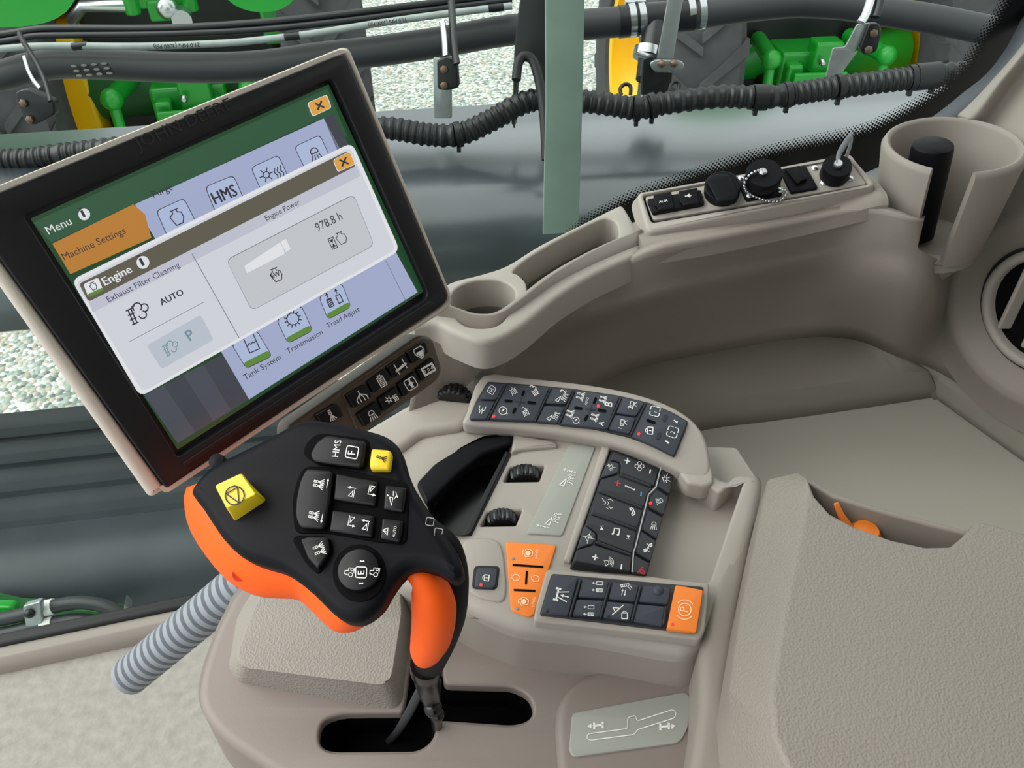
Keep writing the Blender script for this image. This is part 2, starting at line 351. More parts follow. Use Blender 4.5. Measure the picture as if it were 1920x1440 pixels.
IC={'target':TARGET,'noz':noz(0,0,1.1),'noz2':noz(-.35,.1,.9)+noz(.35,.1,.9),'boom':BOOM,'lock':LOCK,'lamp':LAMP,'tyres':TY,
'nozr':noz(-.3,.1,.9)+noz(.2,.1,.9)+[('l',[(-.3,-.9),(.7,-.9)]),('f',[(.5,-.75),(.9,-.9),(.5,-1.05)])],
'nozl':noz(-.3,.1,.9)+noz(.2,.1,.9)+[('l',[(-.7,-.9),(.3,-.9)]),('f',[(-.5,-.75),(-.9,-.9),(-.5,-1.05)])],
'eng':[('l',ENG)],'frame1':FRAME+[('t','1',-.18,-.4,.36)],'frame2':FRAME+[('t','2',-.25,-.4,.5)],'frameF':[('l',rnd([(-.85,-.85),(.85,-.85),(.85,.85),(-.85,.85)],.3,3)+[(-.85,-.6)]),('T','F',-.28,-.5,.56)],
'frameE':[('l',rnd([(-.85,-.85),(.85,-.85),(.85,.85),(-.85,.85)],.3,3)+[(-.85,-.6)]),('T','E',-.3,-.5,.6)],
'plus':[('l',[(-.7,0),(.7,0)]),('l',[(0,-.7),(0,.7)])],'minus':[('l',[(-.7,0),(.7,0)])],
'fan':[('l',circ(.0,.5,.36,10)),('l',circ(.5,0,.36,10)),('l',circ(0,-.5,.36,10)),('l',circ(-.5,0,.36,10)),('c',0,0,.14)],
'phone':[('l',[(-.7,.3),(-.5,.6),(.5,.6),(.7,.3),(.7,.0),(.4,0),(.35,.25),(-.35,.25),(-.4,0),(-.7,0),(-.7,.3)])],
'voice':[('l',[(-.8,.8),(-.5,.3),(-.3,.3),(-.3,.0),(-.55,-.1)]),('l',[(.1,.6),(.5,.7),(.8,.4)]),('l',[(.0,.3),(.2,.1),(.0,-.2)]),('l',[(.2,-.4),(.5,-.8),(.8,-.6)]),('l',[(-.2,-.6),(.2,-.9)])],
'music':[('l',[(-.5,-.5),(-.5,.6),(.5,.6),(.5,-.5)]),('F',circ(-.65,-.5,.2)),('F',circ(.35,-.5,.2))],
'up':[('f',[(-.5,-.5),(.5,-.5),(0,.4)]),('l',[(-.5,.5),(.5,.5)])],'down':[('f',[(-.5,.5),(.5,.5),(0,-.4)]),('l',[(-.5,-.5),(.5,-.5)])],
'mute':[('l',[(-.6,-.6),(-.6,.5),(.5,.5),(.5,-.6)]),('l',[(-.9,-.9),(.9,.9)]),('l',[(-.9,.9),(.9,-.9)])],
'spk':[('l',[(-.5,-.7),(-.25,-.1),(.25,-.1),(.5,-.7),(-.5,-.7)])]+[('l',circ(0,-.2,r,8,30,150)) for r in (.45,.7,.95)],
'haz':[('l',[(-.8,-.6),(.8,-.6),(0,.8),(-.8,-.6)]),('l',[(-.4,-.35),(.4,-.35),(0,.35),(-.4,-.35)])],
'beacon':[('l',[(-.6,-.8),(.6,-.8)]),('l',[(-.35,-.8),(-.3,.0),(.3,.0),(.35,-.8)]),('l',[(0,.25),(0,.8)]),('l',[(.45,.1),(.85,.5)]),('l',[(-.45,.1),(-.85,.5)]),('l',[(.5,-.3),(.9,-.3)]),('l',[(-.5,-.3),(-.9,-.3)])],
'side':[('l',circ(-.15,.35,.3,8,-90,90)+[(-.15,.65)]),('l',circ(.15,-.35,.3,8,90,270)+[(.15,-.65)])]+[('l',[(.3,y),(.75,y+.12)]) for y in (.15,.35,.55)]+[('l',[(-.3,-y),(-.75,-y-.12)]) for y in (.15,.35,.55)],
'P':[('l',circ(0,0,.62,18)),('T','P',-.24,-.33,.46),('l',circ(0,0,.95,10,130,230)),('l',circ(0,0,.95,10,-50,50))],
'boomup':[('f',[(-.8,.35),(.8,.35),(.8,.55),(-.8,.55)]),('f',[(-.8,.15),(-.55,.15),(-.55,.8),(-.8,.8)]),('f',[(.55,.15),(.8,.15),(.8,.8),(.55,.8)]),('l',[(0,-.9),(0,-.1)]),('f',[(-.2,-.3),(.2,-.3),(0,.1)]),('l',[(-.3,.3),(-.6,-.8)]),('l',[(.3,.3),(.6,-.8)])],
'ladder':[('l',[(-.9,.5),(.3,.9),(.9,.3)]),('l',[(-.7,.2),(.2,.5),(.7,.1)])]+[('l',[(-.8+.25*k,.52+.08*k),(-.68+.25*k,.22+.08*k)]) for k in range(5)]+[('l',[(-.4,-.1),(-.4,-.9)]),('l',[(0,-.1),(0,-.9)]),('f',[(-.55,-.3),(-.4,0),(-.25,-.3)]),('f',[(-.15,-.7),(0,-1),(.15,-.7)])],
'lockboom':[('l',[(-.9,.6),(.0,.5),(-.6,.0),(-.9,.6)]),('l',[(-1,-.3),(.4,.9)]),('l',[(.2,-.1),(.9,-.1),(.9,-.8),(.2,-.8),(.2,-.1)]),('l',circ(.55,-.1,.22,8,0,180))],
'spread':[('l',[(0,.9),(0,.4),(-.8,-.2),(-.8,-.8)]),('l',[(0,.4),(.8,-.2),(.8,-.8)]),('l',[(0,.4),(-.3,-.2),(-.3,-.8)]),('l',[(0,.4),(.3,-.2),(.3,-.8)])],
'list':[('l',[(-.45,-.85),(.45,-.85),(.45,.6),(.2,.6),(.2,.85),(-.2,.85),(-.2,.6),(-.45,.6),(-.45,-.85)])]+[('l',[(-.25,y),(.25,y)]) for y in (-.6,-.35,-.1,.15,.4)],
'arm':[('l',[(-.9,-.2),(.9,.1),(.9,-.1),(-.9,-.4),(-.9,-.2)]),('l',[(-.7,.7),(-.7,-.9)]),('l',[(.7,.9),(.7,-.6)]),('f',[(-.5,-.1),(.5,.2),(.4,-.2),(-.5,-.35)])],
'tank':[('l',[(-.7,.5),(-.5,.8),(.5,.8),(.7,.5),(.7,.0),(.15,-.8),(-.15,-.8),(-.7,.0),(-.7,.5)]),('f',[(-.55,.2),(.55,.2),(.5,0),(.1,-.6),(-.1,-.6),(-.5,0)])],
'frost':[('c',-.4,.1,.25)]+[('l',[(-.4+.3*math.cos(R(a)),.1+.3*math.sin(R(a))),(-.4+.55*math.cos(R(a)),.1+.55*math.sin(R(a)))]) for a in range(0,360,60)]+[('l',[(x,-.6),(x+.1,-.3),(x-.05,0),(x+.1,.3)]) for x in (.3,.55,.8)],
'fillup':[('l',rnd([(-.8,-.8),(.8,-.8),(.8,.8),(-.8,.8)],.35,3)+[(-.8,-.5)]),('f',[(-.5,-.1),(.5,-.1),(0,.4)]),('f',[(-.2,-.6),(.2,-.6),(.2,-.1),(-.2,-.1)]),('c',0,.55,.12)],
'count':[('l',[(-.9,-.6),(.9,-.6),(.9,.6),(-.9,.6),(-.9,-.6)]),('l',[(-.75,-.45),(.75,-.45),(.75,.45),(-.75,.45),(-.75,-.45)]),('T','1 0 4',-.62,-.27,1.24)],
'triw':[('l',[(-.95,.4),(0,.0),(-.95,.0),(-.95,.4)]),('c',.05,-.2,.1),('l',[(.2,.5),(.9,.1)]),('f',[(.1,.35),(.2,.7),(.45,.4)])],
'tri':[('c',0,0,.9),('l',[(-.62,.55),(.62,.55),(0,-.8),(-.62,.55)])],
'auto':[('l',[(-.1,.9),(-.6,.2),(-.25,.25),(-.1,.9)]),('l',[(-.1,.9),(.3,.3),(-.25,.25)]),('T','AUTO',-.7,-.75,1.4)],
'ba':[('l',[(-.8,.5),(.0,.0),(-.8,.0),(-.8,.5)]),('l',[(-.9,-.2),(.2,-.2)]),('l',[(.35,-.3),(.35,.7)]),('f',[(.15,.4),(.55,.4),(.35,.85)])],
'bb':[('l',[(.8,-.5),(.0,.0),(.8,.0),(.8,-.5)]),('l',[(.9,.2),(-.2,.2)]),('l',[(-.35,.3),(-.35,-.7)]),('f',[(-.15,-.4),(-.55,-.4),(-.35,-.85)])],
'boomt':[('l',[(-.9,.1),(.1,.55),(.1,.1),(-.9,.1)]),('l',[(.3,.1),(.9,.2)]),('l',[(.0,-.1),(.5,-.3),(.9,-.1)]),('f',[(.2,-.5),(.5,-.5),(.35,-.2)]),('f',[(.1,.9),(.4,.9),(.25,.6)])],
'trac':[('c',-.4,-.35,.32),('c',.45,-.45,.22),('l',[(-.5,.05),(-.4,.6),(.1,.6),(.15,.1),(.6,.1),(.65,-.2)]),('l',[(-.1,-.8),(.7,-.8)])],
'chev':[('f',[(-.8,-.25),(.8,-.25),(.5,.35),(.25,.1),(-.25,.1),(-.5,.35)])],
'pivot':[('l',[(-.8,.3),(-.3,.3),(.0,.6),(.6,.6)]),('l',[(-.8,-.1),(-.2,-.1),(.1,-.5),(.7,-.5)]),('f',[(.1,-.0),(-.15,.15),(-.15,-.15)]),('l',[(.1,0),(.5,0)])],
'hbox':[('l',rnd([(-.8,-.7),(.5,-.7),(.8,-.3),(.8,.7),(-.8,.7)],.2,2)+[(-.8,-.5)]),('l',[(-.35,-.3),(-.35,.4)]),('l',[(.2,-.3),(.2,.4)]),('l',[(-.35,.0),(.2,.0)])],
'gauge':[('c',0,0,.75),('f',[(-.3,-.35),(.4,.3),(.0,.35)]),('l',[(.5,-.55),(.9,-.6)])],
'usb':[('l',[(-.8,0),(.8,0)]),('c',-.8,0,.15),('f',[(.6,.2),(.9,0),(.6,-.2)]),('l',[(-.4,0),(0,.4),(.3,.4)]),('l',[(-.1,0),(.2,-.4),(.5,-.4)])],
'seat':[('l',[(-.6,.8),(-.3,.9),(-.1,.5),(-.5,.3),(-.6,.8)]),('l',[(.3,.7),(.2,-.2),(.7,-.5)]),('l',[(-.7,-.1),(.0,-.2)]),('f',[(-.1,-.4),(.2,-.2),(-.1,.0)]),('l',[(-.7,-.5),(.0,-.6)])],
'cam':[('l',[(-.2,.5),(.5,.5),(.5,-.1),(-.2,-.1),(-.2,.5)]),('l',[(-.2,.35),(-.5,.5),(-.5,-.05),(-.2,.05)]),('l',[(.15,-.1),(-.2,-.6)]),('l',[(.15,-.1),(.5,-.6)])],
'slot':[],'flow':[('l',[(-.9,y),(.9,y)]) for y in (-.1,)]+[('c',0,.35,.2),('l',[(-.7,.6),(-.2,.3)]),('l',[(.7,.6),(.2,.3)])],
'temp':[('l',[(-.9,0),(.9,0)]),('F',circ(.8,0,.16)),('l',[(-.9,.12),(.2,.12)])],
'tempup':[('l',[(-.9,0),(-.55,0)]),('l',[(-.72,-.17),(-.72,.17)]),('l',[(-.35,.0),(.4,.0)]),('f',[(-.35,.2),(-.35,-.2),(-.1,0)]),('f',[(.4,.2),(.4,-.2),(.15,0)]),('l',[(.6,0),(.9,0)])],
'filt':[('l',[(-.8,y),(-.3,y)]) for y in (.5,.1,-.3,-.7)]+[('l',[(x,-.7),(x,.5)]) for x in (-.65,-.4)]+[('l',circ(.1,.4,.35,8,-60,200)),('l',circ(.6,.15,.3,8,-110,110)),('l',circ(.25,-.3,.3,8,-180,60)),('l',[(-.3,.6),(-.05,.6)])],
'gear':[('c',0,0,.6)]+[('l',[(.62*math.cos(R(a)),.62*math.sin(R(a))),(.85*math.cos(R(a)),.85*math.sin(R(a)))]) for a in range(0,360,30)],
'tankl':[('l',[(-.5,.9),(-.5,-.7),(.5,-.7),(.5,.9)]),('l',[(-.4,.0),(-.2,.15),(-.05,.0),(.15,.15),(.3,.0),(.4,.1)])],
'hour':[('l',[(-.4,-.8),(.4,-.8),(.4,.8),(-.4,.8),(-.4,-.8)]),('f',[(-.3,.6),(.3,.6),(0,0)]),('f',[(-.3,-.6),(.3,-.6),(0,0)])],
'diag':[]}
def icon(mb,pl,name,c,s,ang,m='white',wpx=1.6,off=.0006,asp=1.0):
    a=R(ang); rx,ry=math.cos(a)*s,-math.sin(a)*s; ux,uy=-math.sin(a)*s*asp,-math.cos(a)*s*asp
    f=lambda p:(c[0]+rx*p[0]+ux*p[1],c[1]+ry*p[0]+uy*p[1])
    for st in IC[name] if isinstance(name,str) else name:
        k=st[0]
        if k=='l': mb.line(pl,[f(p) for p in st[1]],wpx,off,m)
        elif k=='c': mb.line(pl,[f(p) for p in circ(st[1],st[2],st[3],12)],wpx,off,m)
        elif k in 'fF': mb.poly(pl,[f(p) for p in st[1]],off,m)
        elif k in 'tT': mb.text(pl,st[1],f((st[2],st[3])),f((st[2]+st[4],st[3])),off,m)
# ================================================================ THE CAB SHELL
PG=Plane((-.84,.80,-1.2),(.17/1.0,-1,0)); PG.ey=V((0,0,1)); PG.ex=PG.n.cross(V((0,0,1))).normalized()*-1
PG.ex=V((0,0,1)).cross(PG.n)*-1
if PG.ex.x<0: PG.ex=-PG.ex
PG=Plane(PG.p,PG.n,PG.ex)
m=bpy.data.materials.new('tinted_cab_glass'); m.use_nodes=True; nt=m.node_tree; nt.nodes.clear()
o_=nt.nodes.new('ShaderNodeOutputMaterial'); tr=nt.nodes.new('ShaderNodeBsdfTransparent')
tr.inputs[0].default_value=(.86,.93,.89,1); nt.links.new(tr.outputs[0],o_.inputs[0])
M['glass']=m
def onG(x,z,off=0): 
    y=.80+(x+.84)*.17
    return V((x,y,z))+PG.n*off
# floor
mb=MB('carpet'); mb.mesh([(-1.6,-1.0,-1.2),(1.0,-1.0,-1.2),(1.0,.99,-1.2),(-.9,.735,-1.2),(-1.6,.62,-1.2),(-1.6,-1,-1.24),(1,-1,-1.24),(1,.99,-1.24),(-.9,.735,-1.24),(-1.6,.62,-1.24)],[(0,1,2,3,4),(9,8,7,6,5),(0,4,9,5),(4,3,8,9),(3,2,7,8),(2,1,6,7),(1,0,5,6)])
mb.build('floor',kind='structure',label='grey speckled floor mat of the cab',recalc=True)
# unseen cab roof above the view, added and sized to shade the interior
mb=MB('pod'); mb.box((.3,-.05,.70),(1.5,1.9,.06)); mb.build('ceiling',kind='structure',label='unseen cab roof, added to shade the interior')
# unseen rear wall panel, added to darken the armrest side
mb=MB('trim'); mb.box((1.05,-.25,-.4),(.05,1.9,1.8)); mb.build('wall_rear',kind='structure',label='unseen taupe rear wall, added to darken the cab')
mb=MB('tdark'); mb.box((.55,-.95,-.4),(1.0,.05,1.6)); mb.build('wall_left_blocker',kind='structure',label='unseen dark wall added on the left to block light')  # added dark blocker, out of view, cuts light from behind the camera
# door sill trim: beige strip along the floor edge, black seal over it
def along(u0,v0,u1,v1,z): return Z(u0,v0,z),Z(u1,v1,z)
mb=MB('trim')
a=Z(-140,1288,-1.19); b=Z(420,1168,-1.19); d=(b-a).normalized(); nrm=V((-d.y,d.x,0))
if nrm.y<0: nrm=-nrm
up_=V((0,0,1))
prof=[(0,-.03),(0,0),(.004,.012),(.012,.02),(.045,.02),(.045,-.03)]
mb.loft([[a+nrm*x+up_*z for x,z in prof],[b+nrm*x+up_*z for x,z in prof]]); mb.build('trim_1',kind='structure',label='beige sill strip between floor mat and window',bevel=.002)
mb=MB('seal')
prof=[(.03,.01),(.03,.026),(.036,.030),(.05,.030),(.05,.0)]
mb.loft([[a+nrm*x+up_*z for x,z in prof],[b+nrm*x+up_*z for x,z in prof]]); mb.build('trim_2',kind='structure',label='black rubber seal along the bottom of the window',bevel=.003)
# glass pane with black dotted frit border
mb=MB('glass')
q=[onG(-1.6,-1.22),onG(.8,-1.22),onG(.8,.5),onG(-1.6,.5)]
mb.face(q); gw=mb.build('window_1',kind='structure',label='tinted side window of the cab')
FR=[(1925,-60),(1897,0),(1880,32),(1850,75),(1815,130),(1765,175),(1710,210),(1665,232),(1615,255),(1540,272),(1440,295),(1340,324),(1264,350),(1200,372),(1165,388),(1110,420),(1050,470)]
FO=[(2010,-60),(1945,5),(1905,85),(1867,140),(1825,180),(1780,222),(1740,255),(1690,290),(1620,325),(1540,345),(1440,370),(1340,400),(1264,425),(1200,450),(1170,470),(1130,500),(1070,550)]
mb=MB('glassrim')
fr_=sm(FR,5,False); fo_=sm(FO,5,False)
PF=PG.up(.004)
mb.grid([[PF.hit(p) for p in fr_],[PF.hit(p) for p in fo_]])
# printed dots that thin out away from the border
acc=[0]; Q=[PF.loc(PF.hit(p)) for p in fr_]
for p,q in zip(Q,Q[1:]): acc.append(acc[-1]+math.dist(p,q))
st=.0049; k=0; i=mb.mi('glassrim')
for row in range(6):
    s_=(st/2 if row%2 else 0); rad=.0026-.00034*row; k=0
    while s_<acc[-1]:
        while acc[k+1]<s_: k+=1
        t=(s_-acc[k])/(acc[k+1]-acc[k]); x=Q[k][0]+(Q[k+1][0]-Q[k][0])*t; y=Q[k][1]+(Q[k+1][1]-Q[k][1])*t
        dx,dy=Q[k+1][0]-Q[k][0],Q[k+1][1]-Q[k][1]; L=math.hypot(dx,dy); nx,ny=dy/L,-dx/L
        if nx>0: nx,ny=-nx,-ny
        h=.001+row*.0031
        vs=[mb.bm.verts.new(PF.at(x+nx*h+rad*math.cos(a*math.pi/3),y+ny*h+rad*math.sin(a*math.pi/3))) for a in range(6)]
        f=mb.bm.faces.new(vs); f.material_index=i
        s_+=st
mb.build('frit_border',gw,label='black dotted border of the window')
# grey rubber seal and taupe pillar trim at the rear edge of the window
def strip(name,A,B,dA,dB,m,label,th=.02,kind='structure',parent=None,bev=.003):
    mb=MB(m); ta=[D(u,v,d) for (u,v),d in zip(A,dA)]; tb=[D(u,v,d) for (u,v),d in zip(B,dB)]
    mb.grid([ta,tb]); o=mb.build(name,parent,kind=kind,label=label,solid=th,sharp=50); return o
n_=9
A=sm([(2015,-60),(1930,15),(1888,88),(1850,138),(1808,172),(1758,212),(1700,250)],3,False); B=sm([(2065,-60),(1962,30),(1915,105),(1872,155),(1826,200),(1780,230),(1705,275)],3,False)
L_=len(A)
strip('trim_3',A,B,[.985-.0*k for k in range(L_)],[.955]*L_,'sealg','grey rubber seal curving along the rear of the window',.02)
A=sm([(2080,-120),(1980,5),(1912,97),(1866,152),(1828,200),(1806,220)],3,False); B=sm([(2100,-110),(1990,15),(1922,103),(1876,160),(1843,210),(1828,226)],3,False)
C_=sm([(2120,-100),(2003,25),(1932,115),(1888,170),(1855,216),(1842,232)],3,False); A0=sm([(2060,-120),(1972,0),(1905,93),(1856,148),(1815,190),(1788,214)],3,False)
mb=MB('trim'); E_=sm([(2300,-60),(2150,80),(2030,190),(1970,250),(1930,300),(1905,330)],3,False)
mb.grid([[D(*p,.955) for p in A0],[D(*p,.925) for p in A],[D(*p,.918) for p in B],[D(*p,.945) for p in C_],[D(*p,.94) for p in [(x+12,y+10) for x,y in C_]],[D(*p,.87) for p in E_]])
mb.build('trim_4',kind='structure',label='taupe window pillar trim with a dark groove',sub=2,solid=.012,sharp=180)

# ================================================================ SIDE CONSOLE WITH STORAGE TRAY
SC=thing('side_console',(.3,.85,-.75),'deep taupe side console with storage tray running under the window','side console')
c0=Z(1752,746,-.75); c1=Z(1920,866,-.75)
mb=MB('trayfloor')
fl=[Z(1000,960,-.75),Z(1130,862,-.75),Z(1325,806,-.75),Z(1540,776,-.75),c0,c1,Z(2150,1030,-.75),Z(2150,1300,-.75),Z(1300,1400,-.75)]
fl=[p+V((0,.03 if k<5 else 0,0)) for k,p in enumerate(fl)]; mb.loft([[p+V((0,0,-.03)) for p in fl],fl]); mb.build('tray_floor',SC,label='olive grey tray floor')
# wall under the rail: rows from the tray floor up to the rail lip
cols=[
 [(930,960,-.75),(925,950,-.735),(900,800,-.67),(850,735,-.56),(835,715,-.525),(838,690,-.505),(852,668,-.495)],
 [(1040,890,-.75),(1030,872,-.735),(985,745,-.67),(950,690,-.57),(925,665,-.53),(930,645,-.51),(945,615,-.49)],
 [(1150,850,-.75),(1142,828,-.73),(1075,735,-.67),(1065,650,-.58),(1055,612,-.535),(1060,590,-.515),(1075,545,-.482)],
 [(1325,806,-.75),(1320,780,-.73),(1195,690,-.67),(1205,600,-.585),(1210,560,-.53),(1215,535,-.51),(1212,474,-.462)],
 [(1430,792,-.75),(1428,764,-.73),(1340,660,-.67),(1340,570,-.585),(1345,525,-.53),(1347,500,-.51),(1340,450,-.452)],
 [(1540,777,-.75),(1540,750,-.73),(1500,634,-.67),(1500,540,-.585),(1500,492,-.525),(1500,472,-.505),(1490,420,-.444)],
 [(1650,761,-.75),(1650,736,-.73),(1600,637,-.67),(1625,530,-.575),(1630,470,-.515),(1630,445,-.495),(1630,385,-.436)],
 [(1752,746,-.75),(1748,726,-.73),(1680,668,-.675),(1735,560,-.575),(1745,490,-.515),(1745,430,-.475),(1745,360,-.42)],
]
dv=(c1-c0).normalized(); nv=V((0,0,1)).cross(dv)
if nv.dot(V((-1,-1,0)))<0: nv=-nv
PV=Plane(c0+nv*.001,nv,dv)
cols[6][3:]=[(1625,530,-.525),(1630,470,-.477),(1630,445,-.459),(1630,392,-.425)]
cols[7][3:]=[(1735,560,-.531),(1745,490,-.481),(1745,440,-.4477),(1738,412,-.430)]
for c_ in range(3):
    for r in range(3,7): u_,v_,z_=cols[c_][r]; cols[c_][r]=(u_,v_,z_*1.07)
rows=[[Z(*cols[c][r]) for c in range(len(cols))] for r in range(7)]
for px,offs in (([(1762,753),(1762,738),(1764,700),(1790,570),(1800,490),(1803,440),(1806,350)],(0,0,0,0,0,0,.0)),
           ([(1920,866),(1920,850),(1920,800),(1920,600),(1920,490),(1920,452),(1920,385)],(0,0,0,0,0,.0,.004)),
           ([(2250,1101),(2250,1080),(2250,1000),(2250,700),(2250,520),(2250,470),(2250,380)],(0,0,0,0,0,.0,.004))):
    for r in range(7): rows[r].append(PV.hit(px[r],offs[r]))
def dens(rows,kc=4,kr=4):
    a=[sm(r,kc,False) for r in rows]; b=[sm(list(c),kr,False) for c in zip(*a)]; return [list(r) for r in zip(*b)]
G_=dens(rows); nb=len(G_)
mb=MB('trimdark'); led=[]
mid_=[(918,930,-.715),(1020,850,-.715),(1128,800,-.714),(1312,753,-.712),(1424,738,-.711),(1520,725,-.710),(1622,711,-.709),(1732,696,-.709)]
mr=[Z(*q) for q in mid_]+[PV.hit((1758,716)),PV.hit((1920,825)),PV.hit((2250,1050))]
for r in (rows[0],rows[1],mr,rows[2]): led.append(sm(r,4,False))
mb.grid(led); 
mb.build('tray_ledge',SC,label='raised ledge along the back of tray',solid=.01,sharp=25)
mb=MB('trim'); mb.grid(G_[8:]); bw=mb.build('back_wall',SC,solid=.01,sharp=80)
cut=[(1758,300),(1755,315),(1721,462),(1724,468),(1762,488),(1768,486),(1822,330),(1824,300)]
mb=MB('trim'); mb.loft([[D(u,v,1.02) for u,v in cut],[D(u,v,.75) for u,v in cut]]); cu=mb.build('cut')
md=bw.modifiers.new('slot','BOOLEAN'); md.object=cu; md.operation='DIFFERENCE'; md.solver='EXACT'
bpy.context.view_layer.update(); dg=bpy.context.evaluated_depsgraph_get()
me=bpy.data.meshes.new_from_object(bw.evaluated_get(dg)); bw.modifiers.clear(); bw.data=me; me.name='back_wall'
bpy.data.objects.remove(cu)
mb=MB('trim'); tp=[(1800,357,.0),(1850,362,.0),(1920,385,.004),(2250,380,.004)]; t2=[(1806,330,-.012),(1850,338,-.012),(1920,345,-.012),(2250,330,-.012)]; t3=[(1830,318,-.05),(1860,320,-.05),(1920,305,-.06),(2250,230,-.07)]
mb.grid([sm([PV.hit(p[:2],p[2]) for p in q],4,False) for q in (t3,t2,tp)]); mb.build('end_shelf',SC,solid=.01,sharp=80)
# seam of the vent panel, drawn as a raised panel with a gap
vp=sm([(1871,372),(1846,430),(1820,510),(1805,560),(1800,610),(1810,655),(1840,692),(1880,706),(1920,716),(2050,740),(2250,700),(2250,360),(2000,356),(1900,358)],4)
mb=MB('deep'); mb.slab(PV,vp,.0035,0,off=.0036); mb.build('panel_gap',SC,label='dark seam around the vent panel')
mb=MB('trim'); mb.slab(PV,[(1875+(x-1875)*.985+6,y+(3 if y<500 else -4)) for x,y in vp],.004,.002,off=.0075); mb.build('vent_panel',SC)
# front rail lip carrying the sockets
mb=MB('trim')
def sweep_pts(P,prof): 
    out=[]
    for k,p in enumerate(P):
        t=(P[min(k+1,len(P)-1)]-P[max(k-1,0)]); t.z=0; t.normalize(); nn=V((-t.y,t.x,0))
        out.append([p+nn*a+V((0,0,b)) for a,b in prof])
    return out
rail=[Z(1206,470,-.462),Z(1340,448,-.453),Z(1490,417,-.445),Z(1630,384,-.42),Z(1668,378,-.416)]
rl=sm(rail,5,False)
mb.loft(sweep_pts(rl,[(0,-.02),(0,-.004),(.003,.0),(.012,.004),(.055,.004),(.055,-.02)])); mb.build('rail',SC,sharp=35)
# ---- socket panel
pk0=Z(1215,437,-.452); pk1=Z(1645,348,-.406); pk2=Z(1192,361,-.428)
ex=(pk1-pk0); nk=ex.cross(pk2-pk0).normalized()
if nk.z<0: nk=-nk
PK_=Plane(pk0,nk,ex)
SP_=thing('socket_panel',Z(1420,390,-.44),'raised taupe socket strip with five capped outlets beside the cup holder','socket panel')
mb=MB('pod'); ou=rnd([(1192,361),(1595,288),(1647,348),(1213,438)],14); mb.slab(PK_,ou,.02,.004,flare=.006,holes=[rnd([(1205,366),(1592,293),(1630,347),(1222,417)],6)]); mb.build('surround',SP_)
PK2=PK_.up(-.002)
mb=MB('deep'); mb.slab(PK_,rnd([(1200,362),(1595,290),(1636,349),(1220,422)],6),.01,0,off=-.006)
mb.build('plate_gap',SP_)
mb=MB('pod'); mb.slab(PK2,rnd([(1209,369),(1590,296),(1626,345.5),(1225,413)],6),.006,.001); pl_=mb.build('mounting_plate',SP_)
def cyl(pl,c,rpx,h,m,name,par,bev=.001,off=0,taper=1.0,label=None,mbx=None,ay=None):
    mb=mbx or MB(m); o=pl.hit(c,off); dep=o.dot(FW); r=rpx*dep/F
    mb.lathe(o,pl.n,[(0,0),(r,0),(r*taper,h-bev),(r*taper-bev,h),(0,h)],28,m)
    return mb if mbx else mb.build(name,par,label=label)
mb=MB('black'); mb.slab(PK2,rnd([(1213,373),(1314,355),(1321,382),(1224,400)],4),.006,.001,off=.005); bz=mb.build('double_socket_bezel',SP_)
mb=MB('black'); o5=.009; mb.slab(PK2,rnd([(1225,365),(1259,358.5),(1261,380),(1264,384),(1263,391),(1234,394),(1233,388),(1228,386)],3),.005,.001,off=o5)
mb.text(PK2.up(o5),'AUX',(1236,381),(1252,377.5),m='white',font_bold=.02); mb.build('aux_cap',bz,label='black socket cap lettered AUX')
mb=MB('black'); mb.slab(PK2,rnd([(1272,358),(1308,351),(1309,371),(1312,375),(1311,381),(1281,386),(1280,381),(1275,379)],3),.005,.001,off=o5)
icon(mb,PK2.up(o5),'usb',(1291,367),6.5,10,'white',1.5); mb.build('usb_cap',bz,label='black socket cap with a usb trident mark')
mb=MB('black'); cyl(PK2,(1353,360),33,.012,'black','',0,mbx=mb); PT_=PK2.up(.017)
mb.slab(PT_,rnd([(1324,337),(1331,330),(1345,326),(1366,327),(1386,364),(1381,373),(1368,377),(1346,378)],4),.008,.0015); mb.build('power_socket_cap',SP_,label='black round power socket cap with flat lid')
# round connector with bead chain
cn=thing('dust_cap',PK2.hit((1428,350)),'black round dust cap with bead chain in middle of the socket strip','dust cap')
mb=MB('black'); mb.slab(PK2,rnd([(1384,342),(1461,328),(1467,366),(1399,376)],5),.003,.001,off=.003)
cyl(PK2,(1431,352),24,.022,'black','',0,mbx=mb); mb.build('connector_base',cn)
mb=MB('black'); b0=PK2.hit((1431,349),.01); pt=PK2.up(.01)
P_=PK2.hit((1429,341),.014); dep=P_.dot(FW); r=33*dep/F
mb.lathe(P_,PK2.n,[(0,0),(r*.9,0),(r,.003),(r,.014),(r*.95,.0165),(0,.0165)],32); ct=P_+PK2.n*.0165
mb.build('cap',cn)
mb=MB('steel'); mb.lathe(ct-PK2.ex*.002,PK2.n,[(.0045,0),(.0045,.003),(.003,.0045),(0,.0045)],14); mb.build('rivet',cn,label='bright rivet')
for q in ((1389,335),(1405,367),(1463,357)):
    mb=MB('steel'); mb.lathe(PK2.hit(q,.003),PK2.n,[(.0035,0),(.0035,.001),(.002,.0022),(0,.0025)],12); mb.build('screw',cn)
mb=MB('steel'); ch=[(1428,318),(1414,323),(1403,331),(1396,344),(1398,357),(1409,366),(1424,372),(1440,377),(1455,378),(1467,373),(1474,363),(1470,356),(1463,353)]
cp=[]
hts=[.034,.034,.032,.026,.018,.011,.006,.004,.004,.004,.004,.004,.004]
pts=[PK2.hit(q,h) for q,h in zip(ch,hts)]; pp=sm(pts,8,False); last=None
for p in pp:
    if last is None or (p-last).length>.0034: mb.ball(p,.0017,u=8,v=6); last=p
mb.build('bead_chain',cn,label='steel bead chain')
mb=MB('black'); mb.slab(PK2,rnd([(1463,319),(1511,310),(1534,352),(1484,361)],3),.004,.001,off=.004)
